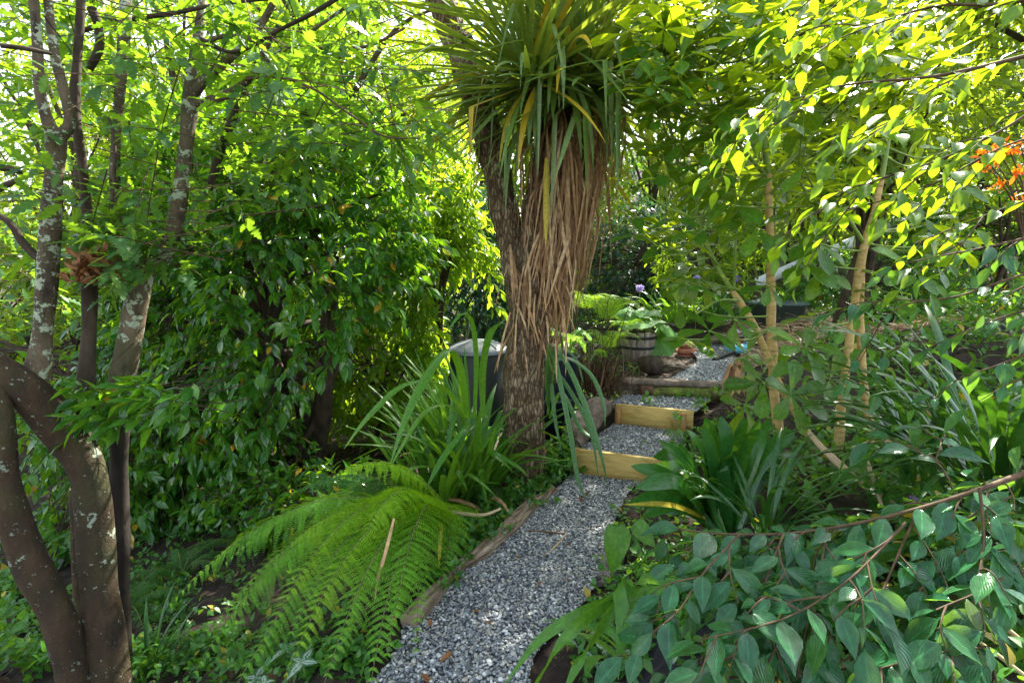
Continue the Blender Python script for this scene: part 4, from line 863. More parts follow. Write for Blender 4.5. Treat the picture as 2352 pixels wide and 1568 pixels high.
tree('dappled_shrub', 'light green dappled shrub in front of the dark hedge', 'shrub', (2.9, 7.9, .7), (2.85, 7.8, 1.75), (1.0, .5, .95), 300, 8, T_MID, .09, .2, M['sunleaf'], M['barkdark'], .03, seed=82, hollow=.1, thr=.0, stems=4)
tree('dappled_shrub', 'light green loose shrub below the white handrail', 'shrub', (4.7, 6.9, 1.0), (4.7, 6.9, 1.35), (1.1, .5, .5), 260, 8, T_MID, .09, .2, M['cover'], M['barkdark'], .03, seed=83, hollow=.1, thr=-.1, stems=4)
tree('dappled_shrub', 'green shrub rising behind the white handrail at the right', 'shrub', (7.2, 7.6, 1.3), (7.2, 7.6, 2.1), (1.5, .7, 1.3), 460, 8, T_MID, .11, .2, M['cover'], M['barkdark'], .03, seed=84, hollow=.1, thr=-.2, stems=4)
# tall canopy trees at the right whose crowns shade the path
tree('canopy_tree', 'tall spreading tree high behind the five finger shrubs', 'tree', (5.2, 9.0, 1.2), (3.8, 7.6, 6.2), (2.8, 2.0, 1.2), 1500, 9, T_MID, .13, .3, M['farleaf'], M['barkdark'], .16, seed=91, hollow=.1, thr=-.22, ns=1.7, limbs=16)
tree('canopy_tree', 'tall leafy tree over the bank at the right edge', 'tree', (6.6, 5.6, 1.2), (6.0, 5.6, 5.0), (2.2, 2.0, 1.6), 900, 9, T_MID, .12, .3, M['farleaf'], M['barkdark'], .14, seed=92, hollow=.1, thr=-.15, ns=1.9, limbs=14)
tree('garden_tree', 'leafy tree rising behind the straw terrace left of the dark house', 'tree', (5.6, 8.3, 1.0), (5.2, 7.9, 3.4), (2.4, .9, 1.7), 900, 9, T_MID, .11, .26, M['farleaf'], M['barkdark'], .08, 'trees at the back of the garden', 93, .2, -.35, 2.0, .35)

# ------------------------------------------------------------------ five finger shrubs on the right bank
def whorls(t, P, D, nl, size, mat, r, petiole=.05, anchor=None, stem_m='gstem'):
    mb, ms = MB(), MB()
    for p, d in zip(P, D):
        k = int(r.integers(*nl)); d = nrm(d); a = nrm(np.cross(d, UP+.01)); b = np.cross(d, a); az0 = r.uniform(0, 6.28)
        az = az0+np.arange(k)*2*np.pi/k+r.normal(0, .2, k); rr = a*np.cos(az)[:, None]+b*np.sin(az)[:, None]
        op = r.uniform(.05, .5); ld = nrm(rr+d*op-UP*r.uniform(.05, .5)+r.normal(0, .08, (k, 3)))
        s = size*r.uniform(.65, 1.15)*(1+r.uniform(-.15, .15, k)); st = petiole*r.uniform(.2, .6)
        mb.scatter(T_OBOV, p+ld*st*.3, frames(ld, nrm(d+UP*.5)), np.stack([s*1.12, s, s], -1))
        for q in ld: tube(ms, [p, p+q*st*.35], [.0025, .002], 4, 2, cap=False)
        if anchor is not None:
            w = p-anchor; a2 = anchor[np.argmin(np.linalg.norm(w, axis=1)+np.where(w[:, 2] < 0, .5, 0))]
            if np.linalg.norm(a2-p) < .75: tube(ms, [a2, (a2+p)/2-UP*.03+r.normal(0, .015, 3), p], [.006, .0045, .003], 5, 8, cap=False)
    mb.build('leaves', M[mat], t); ms.build('twigs', M[stem_m], t)
STEMS = [[(1775, 1010), (1772, 760), (1767, 480), (1764, 400)], [(1835, 960), (1790, 880), (1755, 800), (1725, 735), (1690, 680)], [(1925, 1040), (1932, 940), (1945, 830), (1962, 700), (1980, 590), (2005, 500), (2024, 410)], [(1995, 960), (1982, 860), (1976, 720)]]
def near_stem(p):                                # the pale stems stand clear of leaves
    d = p-np.array([0, 0, CAMH]); f = d[1]*CP-d[2]*SP; x = 1176+FPX*d[0]/f; y = 784-FPX*(d[1]*SP+d[2]*CP)/f
    if f > 2.95: return False
    for S in STEMS:
        for a, b in zip(S[:-1], S[1:]):
            a_, b_ = np.array(a, float), np.array(b, float); t = np.clip(np.dot(np.array([x, y])-a_, b_-a_)/np.dot(b_-a_, b_-a_), 0, 1)
            if np.linalg.norm(a_+(b_-a_)*t-np.array([x, y])) < 62: return True
    return False
def five(label, stems, green, wh, size, seed, base):
    r = np.random.default_rng(seed); t = thing('five_finger_shrub', label, 'shrub', base, 'five finger shrubs with pale stems on the right bank'); A = []
    for pts in stems:
        mb = MB(); ptube(mb, pts, seg=12, n=len(pts)*9, rough=.005, rs=30.); mb.build('stem', M['barkpale'], t)
        A.append(crom([at(*q[:3]) for q in pts], 30)[8:])
    for pts in green:
        mb = MB(); ptube(mb, pts, seg=8, n=len(pts)*7); mb.build('branch', M['gstem'], t); A.append(crom([at(*q[:3]) for q in pts], 30)[4:])
    A = np.concatenate(A); P = []
    for (n, x0, x1, y0, y1, Y0, Y1) in wh:
        for k in range(n): P.append(at(r.uniform(x0, x1), r.uniform(y0, y1), r.uniform(Y0, Y1)))
    P = np.array([p for p in P if not near_stem(p)]); D = nrm(UP*1.0+r.normal(0, .45, P.shape)+np.array([-.1, -.25, 0]))
    whorls(t, P, D, (4, 7), size, 'finger', r, anchor=A); return t
five('tall five finger shrub with one straight pale stem and a bright backlit top',
     [[(1790, 1010, 2.85, 12), (1778, 900, 2.85, 10), (1772, 760, 2.85, 10), (1770, 600, 2.85, 9.5), (1767, 480, 2.85, 8.5), (1764, 400, 2.85, 8)]],
     [[(1764, 405, 2.85, 7), (1755, 300, 2.85, 6), (1770, 180, 2.9, 5), (1790, 40, 2.95, 4), (1800, -80, 3., 3)], [(1764, 410, 2.85, 5), (1690, 320, 2.8, 4), (1640, 200, 2.8, 4), (1620, 60, 2.8, 3)], [(1766, 420, 2.85, 5), (1850, 330, 2.9, 4), (1930, 230, 2.95, 3)],
      [(1767, 450, 2.85, 4), (1820, 400, 2.7, 3), (1870, 480, 2.5, 3)]],
     [(135, 1480, 2100, -80, 260, 2.3, 3.4), (34, 1600, 1960, 240, 430, 2.4, 3.2), (10, 1680, 1900, 430, 540, 2.3, 2.9)], .165, 101, at(1790, 1010, 2.85))
five('leaning five finger shrub whose pale stem bends left into green shoots',
     [[(1880, 1040, 2.75, 9), (1835, 960, 2.75, 8.5), (1790, 880, 2.75, 8.5), (1755, 800, 2.75, 8), (1725, 735, 2.75, 8), (1690, 680, 2.75, 7), (1680, 665, 2.75, 6)]],
     [[(1682, 668, 2.75, 6), (1640, 600, 2.75, 5.5), (1600, 500, 2.8, 5), (1570, 420, 2.8, 4.5), (1545, 320, 2.85, 4), (1530, 220, 2.85, 4), (1525, 60, 2.9, 3)], [(1685, 670, 2.75, 4), (1690, 560, 2.7, 3), (1692, 460, 2.7, 2.5)], [(1650, 610, 2.75, 4), (1610, 560, 2.6, 3), (1590, 500, 2.5, 2.5)],
      [(1700, 690, 2.75, 4), (1650, 690, 2.6, 3), (1600, 720, 2.5, 2.5)]],
     [(26, 1440, 1680, 380, 640, 2.3, 3.1), (26, 1420, 1640, 60, 380, 2.5, 3.2), (10, 1560, 1720, 640, 780, 2.3, 2.6), (12, 1470, 1700, -60, 100, 2.4, 3.0)], .15, 102, at(1880, 1040, 2.75))
five('twin stemmed five finger shrub right of the straight stemmed one',
     [[(1925, 1040, 2.65, 10), (1932, 940, 2.65, 9.5), (1945, 830, 2.65, 9), (1962, 700, 2.65, 9), (1980, 590, 2.65, 9), (2005, 500, 2.65, 8), (2024, 410, 2.65, 7)], [(2005, 1060, 2.7, 9), (1995, 960, 2.7, 9), (1982, 860, 2.7, 8.5), (1976, 720, 2.7, 8), (1978, 620, 2.7, 8), (1992, 530, 2.68, 7)]],
     [[(2024, 415, 2.65, 6), (2040, 320, 2.65, 5), (2060, 180, 2.7, 4), (2080, 20, 2.7, 3)], [(1985, 560, 2.65, 5), (1940, 490, 2.6, 4), (1900, 440, 2.55, 3)]],
     [(22, 1820, 2200, 380, 640, 2.3, 2.9), (20, 1900, 2250, 60, 380, 2.5, 3.0), (12, 1780, 2060, 660, 860, 2.3, 2.6)], .165, 103, at(1950, 1040, 2.65))
r = np.random.default_rng(104)
t = thing('five_finger_seedling', 'young five finger shoots with drooping leaves beside the mossy sleeper', 'shrub', at(1800, 990, 2.5))
P = np.array([at(*q) for q in ((1815, 905, 2.35), (1755, 880, 2.4), (1715, 815, 2.6), (1690, 735, 2.5), (1630, 760, 2.5), (1740, 525, 2.35), (1765, 655, 2.4), (1880, 620, 2.5), (1850, 800, 2.5), (1905, 870, 2.5), (1710, 930, 2.6), (1560, 700, 2.7), (1610, 640, 2.8))])
whorls(t, P, nrm(np.array([[0, -.9, .5]])+r.normal(0, .3, P.shape)), (5, 7), .16, 'finger', r, anchor=np.concatenate([crom([at(1800, 990, 2.6), at(1780, 800, 2.7), at(1740, 640, 2.7)], 12), crom([at(1800, 990, 2.6), at(1860, 850, 2.6), at(1885, 640, 2.6)], 12)]))
mb = MB(); n = 34; p = at(1690, 850, 2.45)
for k in range(n): strap(mb, p+r.normal(0, .012, 3)+UP*.03, r.uniform(0, 6.28), -1.2, r.uniform(.08, .16), .012, .3, 6, r.normal(0, .8), .6)
tag(mb.build('withered_leaf', M['deadleaf'], loc=p), 'withered brown leaf bunch hanging from a shoot by the sleeper', 'leaf clump')

# ------------------------------------------------------------------ camellia bushes, near right
def camellia(name, label, branches, size, mat, seed, base, sub=.26, step_=.05, droop=.25, subn=4, group='camellia bushes leaning in from the right', cat='bush'):
    r = np.random.default_rng(seed); t = thing(name, label, cat, base, group); mb, ms = MB(), MB()
    def leaves_on(C, first, dens):
        seg = np.linalg.norm(np.diff(C, axis=0), axis=1); L = np.concatenate([[0], np.cumsum(seg)]); n = max(2, int((L[-1]-first)/dens)); u = first+np.arange(n)*dens+r.uniform(0, dens*.4, n)
        u = np.append(u[u < L[-1]], L[-1]); p = np.stack([np.interp(u, L, C[:, k]) for k in range(3)], -1); Tn = nrm(np.stack([np.interp(u+.01, L, C[:, k])-np.interp(u-.01, L, C[:, k]) for k in range(3)], -1)+1e-6)
        S = nrm(np.cross(Tn, UP)); sg = np.where(np.arange(len(u)) % 2 == 0, 1., -1.)[:, None]; sg[-1] = 0
        d = nrm(S*sg*.9+Tn*.62-UP*droop*r.uniform(.3, 1.3, (len(u), 1))+r.normal(0, .16, Tn.shape)); s = size*r.uniform(.72, 1.18, len(u))
        up = nrm(UP+r.normal(0, .3, Tn.shape)+np.array([0, -.18, 0])); s = s*r.choice([.7, .9, 1., 1.12], len(u)); W3 = np.stack([s*r.uniform(.82, 1.12, len(u)), s, s], -1); kk = r.uniform(0, 1, len(u)) < .6; Rf = frames(d, up)
        mb.scatter(T_CAM, p[kk], Rf[kk], W3[kk]); mb.scatter(T_CAM2, p[~kk], Rf[~kk], W3[~kk])
    for pts in branches:
        C = crom([at(*q[:3]) for q in pts], 40); rr = [.6*q[3]*depth(*q[:3])/FPX for q in pts]; tube(ms, [at(*q[:3]) for q in pts], rr, 8, 40, .002, 30.)
        Lt = np.sum(np.linalg.norm(np.diff(C, axis=0), axis=1)); leaves_on(C[8:], .02, step_*1.3); k = max(2, int(Lt*subn*1.6))
        for q in np.linspace(.12, .97, k):
            i = int(q*38); o = C[i]; Tn = nrm(C[min(i+1, 39)]-C[i-1]); S = nrm(np.cross(Tn, UP)); sg = r.choice([-1, 1]); L = sub*r.uniform(.5, 1.25)
            e = nrm(S*sg*.75+Tn*.75+UP*r.uniform(-.55, .25 if size < .081 else .0)); C2 = crom([o, o+e*L*.5+r.normal(0, .012, 3), o+e*L-UP*L*droop*.6], 12)
            tube(ms, C2[::3], np.linspace(.0024, .001, len(C2[::3])), 5, 10); leaves_on(C2, .03, step_)
            if L > sub*.7:
                e2 = nrm(e-S*sg*.8+UP*r.uniform(-.3, .2)); o2 = C2[5]; C3 = crom([o2, o2+e2*L*.3, o2+e2*L*.6-UP*L*.12], 8); tube(ms, C3[::3], [.0025, .002, .0012][:len(C3[::3])], 5, 7); leaves_on(C3, .02, step_)
    mb.build('leaves', M[mat], t); ms.build('branches', M['twig'], t); return t
camellia('camellia_bush', 'near camellia bush with big grey green leaves low over the bank',
         [[(2420, 1060, 1.22, 12), (2330, 1095, 1.2, 11), (2230, 1130, 1.18, 9), (2100, 1170, 1.18, 7), (1950, 1205, 1.2, 6), (1800, 1225, 1.22, 5), (1650, 1225, 1.25, 3.5), (1560, 1215, 1.28, 2.5)],
          [(2110, 1170, 1.18, 5), (2060, 1280, 1.12, 5), (2010, 1400, 1.04, 4), (1960, 1520, .98, 3)], [(1800, 1225, 1.2, 5), (1760, 1330, 1.12, 4), (1720, 1440, 1.04, 3.5), (1660, 1520, 1.0, 3)],
          [(2250, 1120, 1.15, 6), (2260, 1240, 1.08, 5), (2240, 1370, 1.0, 4), (2220, 1500, .95, 3)], [(1900, 1215, 1.2, 5), (1880, 1330, 1.1, 4), (1850, 1450, 1.02, 3), (1830, 1560, .96, 2.5)],
          [(1700, 1225, 1.2, 4), (1620, 1310, 1.12, 3.5), (1560, 1400, 1.06, 3), (1500, 1450, 1.03, 2)], [(2380, 1230, 1.1, 5), (2300, 1330, 1.02, 4), (2150, 1400, .98, 3)], [(2080, 1200, 1.1, 5), (1950, 1330, 1.02, 4), (1800, 1420, .96, 3), (1600, 1470, .94, 2)],
          [(2300, 1480, .95, 4), (2150, 1500, .93, 3), (2000, 1540, .9, 2.5)], [(2200, 1140, 1.25, 4), (2150, 1060, 1.35, 3), (2050, 1010, 1.45, 2)]], .095, 'camellia', 111, at(2500, 1500, 1.15), sub=.17, step_=.027, subn=9)
camellia('camellia_bush', 'high camellia branches with backlit yellow green leaves at the upper right',
         [[(2450, 100, 1.35, 9), (2352, 130, 1.36, 8), (2150, 175, 1.38, 6), (1950, 195, 1.42, 4), (1800, 240, 1.5, 3), (1740, 270, 1.55, 2)], [(2450, -20, 1.4, 9), (2300, 10, 1.42, 7), (2150, 15, 1.45, 5), (2000, 60, 1.5, 3), (1880, 110, 1.55, 2)],
          [(2450, 200, 1.35, 6), (2300, 300, 1.38, 5), (2150, 370, 1.42, 4), (2000, 420, 1.48, 3), (1860, 500, 1.55, 2)], [(2450, 290, 1.4, 5), (2300, 340, 1.45, 4), (2150, 420, 1.5, 3), (2050, 460, 1.55, 2)],
          [(2450, -120, 1.5, 8), (2250, -90, 1.5, 6), (2050, -60, 1.55, 4), (1850, -20, 1.6, 3)], [(2450, 430, 1.4, 5), (2330, 470, 1.45, 4), (2200, 520, 1.5, 3), (2100, 560, 1.55, 2)], [(2200, 170, 1.5, 4), (2080, 260, 1.55, 3), (1930, 330, 1.6, 2)]],
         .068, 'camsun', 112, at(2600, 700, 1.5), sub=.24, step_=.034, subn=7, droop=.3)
camellia('camellia_bush', 'middle camellia branches hanging at the right edge above the dark strap leaves',
         [[(2450, 600, 1.5, 6), (2320, 640, 1.52, 5), (2200, 680, 1.55, 4), (2080, 700, 1.6, 3), (2000, 760, 1.65, 2)], [(2450, 520, 1.6, 5), (2300, 560, 1.62, 4), (2150, 590, 1.65, 3), (2050, 610, 1.7, 2)], [(2450, 690, 1.45, 5), (2330, 720, 1.5, 4), (2220, 760, 1.55, 3), (2130, 800, 1.6, 2)], [(2430, 780, 1.4, 5), (2340, 820, 1.42, 4), (2260, 850, 1.45, 2)]],
         .08, 'camellia', 113, at(2600, 900, 1.6), sub=.22, step_=.045, subn=5, droop=.6)

# ------------------------------------------------------------------ strap leaved plants
def clump(name, label, base, n, L, w, el, droop, mat, seed, azr=(0, 2*math.pi), spread=.06, cat='plant', pw=1.5, kinkp=0, group=None, dead=0, fold=.3):
    r = np.random.default_rng(seed); base = np.asarray(base, float); t = thing(name, label, cat, base, group); mb = MB()
    for k in range(n):
        az = r.uniform(*azr); p0 = base+np.array([math.cos(az), math.sin(az), 0])*r.uniform(0, spread)-UP*.02
        strap(mb, p0, az, R_(r.uniform(*el)), r.uniform(*L), r.uniform(*w), r.uniform(*droop), 14, r.normal(0, .35), fold, pw, (r.uniform(.45, .75), r.uniform(.4, 1.2)) if r.uniform() < kinkp else None, az2=r.normal(0, .25))
    mb.build('leaves', M[mat], t)
    if dead:
        mb = MB()
        for k in range(dead): strap(mb, base+r.normal(0, spread, 3)*np.array([1, 1, 0]), r.uniform(*azr), R_(r.uniform(10, 70)), r.uniform(*L)*.6, w[0]*.7, r.uniform(1, 2.2), 9, r.normal(0, .6), .6)
        mb.build('dead_leaves', M['deadleaf'], t)
    return t
def ppath(mb, pts, w, side=None, n=18, fold=.3):
    P = crom([at(*q) for q in pts], n); tt = np.linspace(0, 1, n); W = w*np.clip((1-tt)*3, .03, 1)**.8*np.minimum(1, .6+2*tt); ribbon(mb, P, W, side, fold)
b = at(1085, 985, 3.35); b[2] = hg(b[0], b[1])+.05
t = clump('strap_leaf_lily', 'tall lily with broad arching strap leaves left of the cabbage tree trunk', b, 62, (.6, 1.02), (.018, .030), (55, 88), (.3, 1.6), 'strap', 121, spread=.16, kinkp=.3, dead=9)
mb = MB()
for pts, w in (([(1075, 960, 3.2), (1060, 850, 3.1), (1030, 800, 2.95), (980, 860, 2.75), (930, 960, 2.6), (895, 1070, 2.5)], .030), ([(1070, 950, 3.2), (1010, 880, 3.1), (930, 880, 3.0), (850, 950, 2.9), (790, 1030, 2.85)], .024),
               ([(1090, 960, 3.2), (1095, 830, 3.15), (1085, 740, 3.1), (1060, 720, 3.05), (1020, 770, 3.0)], .018), ([(1110, 960, 3.2), (1110, 850, 3.2), (1125, 770, 3.15), (1150, 740, 3.1)], .024), ([(1080, 970, 3.1), (1060, 990, 2.9), (1010, 1060, 2.75), (975, 1130, 2.65)], .020), ([(1070, 960, 3.1), (1030, 930, 2.95), (970, 950, 2.8), (880, 1100, 2.62)], .018)):
    ppath(mb, pts, w, np.array([.9, -.4, 0]))
mb.build('long_leaves', M['strap'], t)
b = at(1275, 985, 3.6); b[2] = at(1265, 800, 3.45)[2]-.05
t = thing('grey_lily', 'grey green strap leaves arching over the step from behind the trunk', 'plant', np.array([b[0]-.02, b[1], .08])); mb = MB()
for pts, w in (([(1255, 900, 3.75), (1262, 790, 3.6), (1300, 830, 3.4), (1345, 930, 3.25), (1380, 1040, 3.12), (1395, 1110, 3.05)], .020), ([(1255, 920, 3.75), (1268, 800, 3.55), (1285, 870, 3.4), (1310, 990, 3.3), (1330, 1110, 3.15), (1352, 1145, 3.1)], .018),
               ([(1262, 920, 3.75), (1280, 820, 3.65), (1350, 850, 3.5), (1385, 920, 3.4), (1390, 980, 3.3)], .017), ([(1258, 950, 3.75), (1270, 850, 3.6), (1330, 930, 3.45), (1360, 1000, 3.35), (1375, 1100, 3.2)], .017), ([(1262, 960, 3.75), (1290, 900, 3.6), (1340, 990, 3.4), (1410, 1010, 3.3)], .018), ([(1256, 930, 3.7), (1266, 880, 3.6), (1275, 960, 3.5), (1290, 1040, 3.4)], .015), ([(1260, 880, 3.75), (1275, 800, 3.7), (1320, 820, 3.6), (1340, 880, 3.55)], .013)):
    ppath(mb, pts, w, np.array([.9, .3, 0]))
mb.build('leaves', M['strapblue'], t)
b = at(1665, 1200, 2.35); b[2] = hg(b[0], b[1])
CL = [(1500, 1050), (1525, 1020), (1575, 985), (1620, 958), (1655, 955), (1700, 985), (1745, 960), (1770, 960), (1460, 1120), (1440, 1160), (1475, 1185), (1560, 1130), (1600, 1060), (1680, 1040), (1730, 1050), (1790, 1030), (1540, 1175), (1640, 1090), (1530, 1095)]
t = thing('clivia', 'clivia with wide dark green strap leaves right of the lower step', 'plant', b); r = np.random.default_rng(131); mb = MB()
CL += [(x+r.normal(0, 22), y+r.normal(0, 20)) for x, y in CL]
for k, (x, y) in enumerate(CL):
    e = at(x, y, 2.35+r.uniform(-.22, .22)); o = b+np.array([(e[0]-b[0])*.12, r.normal(0, .04), 0]); m = (o+e)/2+UP*(.06+.10*r.uniform())+np.array([0, r.normal(0, .03), 0])
    P = crom([o, m, e], 16); tt = np.linspace(0, 1, 16); W = r.uniform(.028, .038)*np.clip((1-tt)*4, .0, 1)**.55*np.minimum(1, .5+1.5*tt); W[-1] = .001; dd = nrm((e-o)*np.array([1, 1, 0])); ribbon(mb, P, W, np.array([-dd[1]*.4-.2*r.uniform(), .5, .5]) if abs(e[0]-b[0]) > .18 else np.array([1., .1, 0]), .22)
mb.build('leaves', M['clivia'], t)
mb = MB(); ppath(mb, [(1620, 1190, 2.3), (1540, 1160, 2.2), (1432, 1158, 2.12)], .013, np.array([0, .6, .5])); mb.build('yellow_leaf', M['yellow'], t)
b = gp(1560, 1300, .2)
clump('arum_patch', 'narrow dark strap leaves between the clivia and the camellia', at(1760, 1170, 2.0)-UP*.05, 26, (.3, .55), (.006, .011), (25, 75), (.8, 1.9), 'strapdark', 133, spread=.1)
clump('montbretia', 'dense dark green arching sword leaves below the right hand camellia', at(2330, 960, 1.75)-UP*.25, 70, (.5, .95), (.010, .017), (25, 80), (.7, 1.9), 'strapdark', 134, azr=(math.pi*.45, math.pi*1.45), spread=.2, dead=6)
clump('montbretia', 'sword leaves left of the denser clump at the right edge', at(2130, 1010, 2.1)-UP*.15, 26, (.4, .75), (.009, .014), (35, 85), (.5, 1.6), 'strapdark', 135, spread=.15)
t = clump('sword_leaf_plant', 'arching green sword leaves in front at the gravel edge', gp(1400, 1560, .1)+np.array([.15, .0, -.02]), 6, (.3, .5), (.012, .018), (20, 60), (1.0, 1.9), 'strap', 136, spread=.05, azr=(math.pi*.4, math.pi*1.2))
mb = MB()
for pts, w in (([(1500, 1350, 1.45), (1420, 1375, 1.4), (1340, 1405, 1.35), (1240, 1470, 1.3), (1150, 1585, 1.22)], .016), ([(1480, 1380, 1.42), (1400, 1385, 1.38), (1320, 1440, 1.3), (1240, 1560, 1.22), (1210, 1640, 1.18)], .018), ([(1480, 1370, 1.4), (1410, 1400, 1.35), (1350, 1480, 1.27), (1290, 1600, 1.18)], .020), ([(1470, 1400, 1.38), (1420, 1340, 1.4), (1430, 1420, 1.3), (1420, 1560, 1.2)], .02), ([(1440, 1400, 1.4), (1510, 1350, 1.4), (1560, 1330, 1.42)], .02)):
    ppath(mb, pts, w, np.array([.5, .5, .45]))
mb.build('long_leaves', M['strap'], t)
clump('grass_clump', 'upright grassy clump at the foot of the lichen tree', at(340, 1560, 2.3)-UP*.02, 22, (.28, .5), (.006, .012), (55, 88), (.3, 1.4), 'strapdark', 137, spread=.07)
clump('agapanthus', 'agapanthus clump with lilac flower heads behind the rhubarb', at(1555, 735, 6.9), 70, (.4, .65), (.010, .018), (40, 85), (.7, 1.9), 'strap', 138, spread=.4)
ag = [o for o in bpy.data.objects if o.name == 'agapanthus'][0]; r = np.random.default_rng(139)
for x, y, Y in ((1470, 662, 6.9), (1600, 640, 7.3), (1690, 640, 7.5)):
    c = at(x, y, Y); mb = MB(); n = 60; d = nrm(r.normal(size=(n, 3))+UP*.3); mb.scatter(T_OVATE, c+d*.02, frames(d, nrm(r.normal(size=(n, 3)))), r.uniform(.03, .045, n)); o = mb.build('flower_head', M['lilac'], ag)
    mb = MB(); tube(mb, [np.array([c[0]*.99+.05, c[1], hg(c[0], c[1])]), c-np.array([0, 0, .3]), c], [.007, .006, .005], 6, 10); mb.build('stalk', M['gstem'], o)
clump('agapanthus', 'agapanthus clump right of the flowering one with no flowers', at(1640, 735, 6.7), 50, (.35, .55), (.010, .016), (40, 85), (.7, 1.9), 'strapdark', 140, spread=.35)
t = thing('orange_montbretia', 'montbretia with bright orange flowers at the right edge', 'flower', at(2330, 560, 1.9)); r = np.random.default_rng(141)
for x, y in ((2265, 345), (2275, 380), (2320, 350), (2300, 425), (2250, 365), (2330, 400), (2340, 450), (2345, 335), (2290, 340)):
    c = at(x, y, 1.85+r.uniform(-.05, .05)); mb = MB(); n = 13; d = nrm(r.normal(size=(n, 3))+np.array([-.3, -.3, .2])); mb.scatter(T_MID, c+r.normal(0, .012, (n, 3)), frames(d, nrm(r.normal(size=(n, 3)))), r.uniform(.02, .034, n)); o = mb.build('flower', M['orange'], t)
    mb = MB(); tube(mb, [at(2350, 560, 1.9), (at(2350, 560, 1.9)+c)/2+np.array([.02, 0, .03]), c], [.003, .0025, .002], 5, 8); mb.build('stalk', M['twig'], o)

# ------------------------------------------------------------------ ferns
def F_(p0, p1, p2, Lp=.2, npair=26, npin=17, size=.030, droop=.6, **k): return dict(p0=at(*p0), p1=at(p1[0], p1[1]-55, p1[2]), p2=at(*p2), Lp=Lp*1.62, npair=int(npair*1.15), npin=int(npin*.95), size=size*1.2, droop=droop*.8, fwd=.28, **k)
fb = at(985, 1195, 2.72); fb[2] = hg(fb[0], fb[1])
o_ = (985, 1175, 2.70)
fern('tree_fern', 'big lacy fern spilling over the log edge in the foreground', fb, [
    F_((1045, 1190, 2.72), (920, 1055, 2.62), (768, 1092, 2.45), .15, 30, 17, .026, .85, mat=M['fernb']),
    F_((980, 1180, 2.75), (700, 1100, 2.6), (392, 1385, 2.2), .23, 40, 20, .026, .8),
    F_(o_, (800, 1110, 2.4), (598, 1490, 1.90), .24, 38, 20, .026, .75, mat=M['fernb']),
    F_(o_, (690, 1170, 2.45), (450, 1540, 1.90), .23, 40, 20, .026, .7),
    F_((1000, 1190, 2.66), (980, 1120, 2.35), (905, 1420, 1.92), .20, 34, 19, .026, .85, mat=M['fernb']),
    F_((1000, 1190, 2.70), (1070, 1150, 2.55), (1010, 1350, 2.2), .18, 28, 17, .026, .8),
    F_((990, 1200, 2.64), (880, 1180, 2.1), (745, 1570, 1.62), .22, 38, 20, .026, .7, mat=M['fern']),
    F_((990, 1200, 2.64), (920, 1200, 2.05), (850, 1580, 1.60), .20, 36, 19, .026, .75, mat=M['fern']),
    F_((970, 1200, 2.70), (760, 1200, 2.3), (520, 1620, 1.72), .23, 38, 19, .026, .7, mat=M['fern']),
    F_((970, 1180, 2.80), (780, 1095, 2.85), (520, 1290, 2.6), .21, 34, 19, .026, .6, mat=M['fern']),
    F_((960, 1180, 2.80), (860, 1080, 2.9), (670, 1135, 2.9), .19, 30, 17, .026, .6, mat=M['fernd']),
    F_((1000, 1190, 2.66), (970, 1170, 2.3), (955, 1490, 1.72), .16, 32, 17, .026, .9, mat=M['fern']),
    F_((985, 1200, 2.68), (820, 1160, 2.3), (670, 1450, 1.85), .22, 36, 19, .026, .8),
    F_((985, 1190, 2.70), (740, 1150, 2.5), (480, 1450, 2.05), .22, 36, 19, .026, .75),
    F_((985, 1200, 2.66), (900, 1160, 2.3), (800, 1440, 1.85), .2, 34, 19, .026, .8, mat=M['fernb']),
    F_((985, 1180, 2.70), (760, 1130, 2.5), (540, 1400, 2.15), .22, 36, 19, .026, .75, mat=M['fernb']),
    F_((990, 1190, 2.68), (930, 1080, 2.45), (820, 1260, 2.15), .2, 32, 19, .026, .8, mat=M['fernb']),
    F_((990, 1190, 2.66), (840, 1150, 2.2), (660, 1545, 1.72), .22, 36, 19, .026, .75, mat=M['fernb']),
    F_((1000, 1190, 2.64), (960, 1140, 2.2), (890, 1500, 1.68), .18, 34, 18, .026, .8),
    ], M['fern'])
def ring_fern(name, label, base, n, L, Lp, mat, seed, size, droop=.5, el=(25, 70), group=None, npair=20, npin=11, az=(0, 6.28)):
    r = np.random.default_rng(seed); fr = []; base = np.asarray(base, float)
    for k in range(n):
        a = az[0]+(k+r.uniform(-.3, .3))*(az[1]-az[0])/n; e = R_(r.uniform(*el)); l = L*r.uniform(.75, 1.15); h = np.array([math.cos(a), math.sin(a), 0])
        p1 = base+h*l*.45*math.cos(e)+UP*l*.6*math.sin(e)+UP*.05; p2 = base+h*l*math.cos(e*.6)+UP*(l*.35*math.sin(e)-.08)
        fr.append(dict(p0=base, p1=p1, p2=p2, Lp=Lp*r.uniform(.85, 1.1), npair=npair, npin=npin, size=size, droop=droop, r=r, stalk=.004))
    return fern(name, label, base, fr, mat, group)
b = at(1010, 1000, 3.15); b[2] = hg(b[0], b[1])+.08
clump('strap_leaf_lily', 'second lily of upright strap leaves in front of the compost bin', b, 60, (.6, 1.0), (.016, .026), (58, 89), (.2, 1.3), 'strap', 122, spread=.16, kinkp=.3, dead=4)
b = at(1085, 985, 3.75); b[2] = hg(b[0], b[1])+.08
clump('strap_leaf_lily', 'third lily of upright strap leaves tight against the left side of the trunk', b, 75, (.7, 1.2), (.016, .028), (62, 89), (.15, 1.0), 'strap', 123, azr=(math.pi*.55, math.pi*1.4), spread=.2, kinkp=.25, dead=4)
b = at(960, 1040, 3.2); b[2] = hg(b[0], b[1])+.12
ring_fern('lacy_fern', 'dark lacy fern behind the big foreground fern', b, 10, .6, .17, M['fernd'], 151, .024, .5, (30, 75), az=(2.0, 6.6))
b = at(1105, 1030, 3.25); b[2] = hg(b[0], b[1])+.1
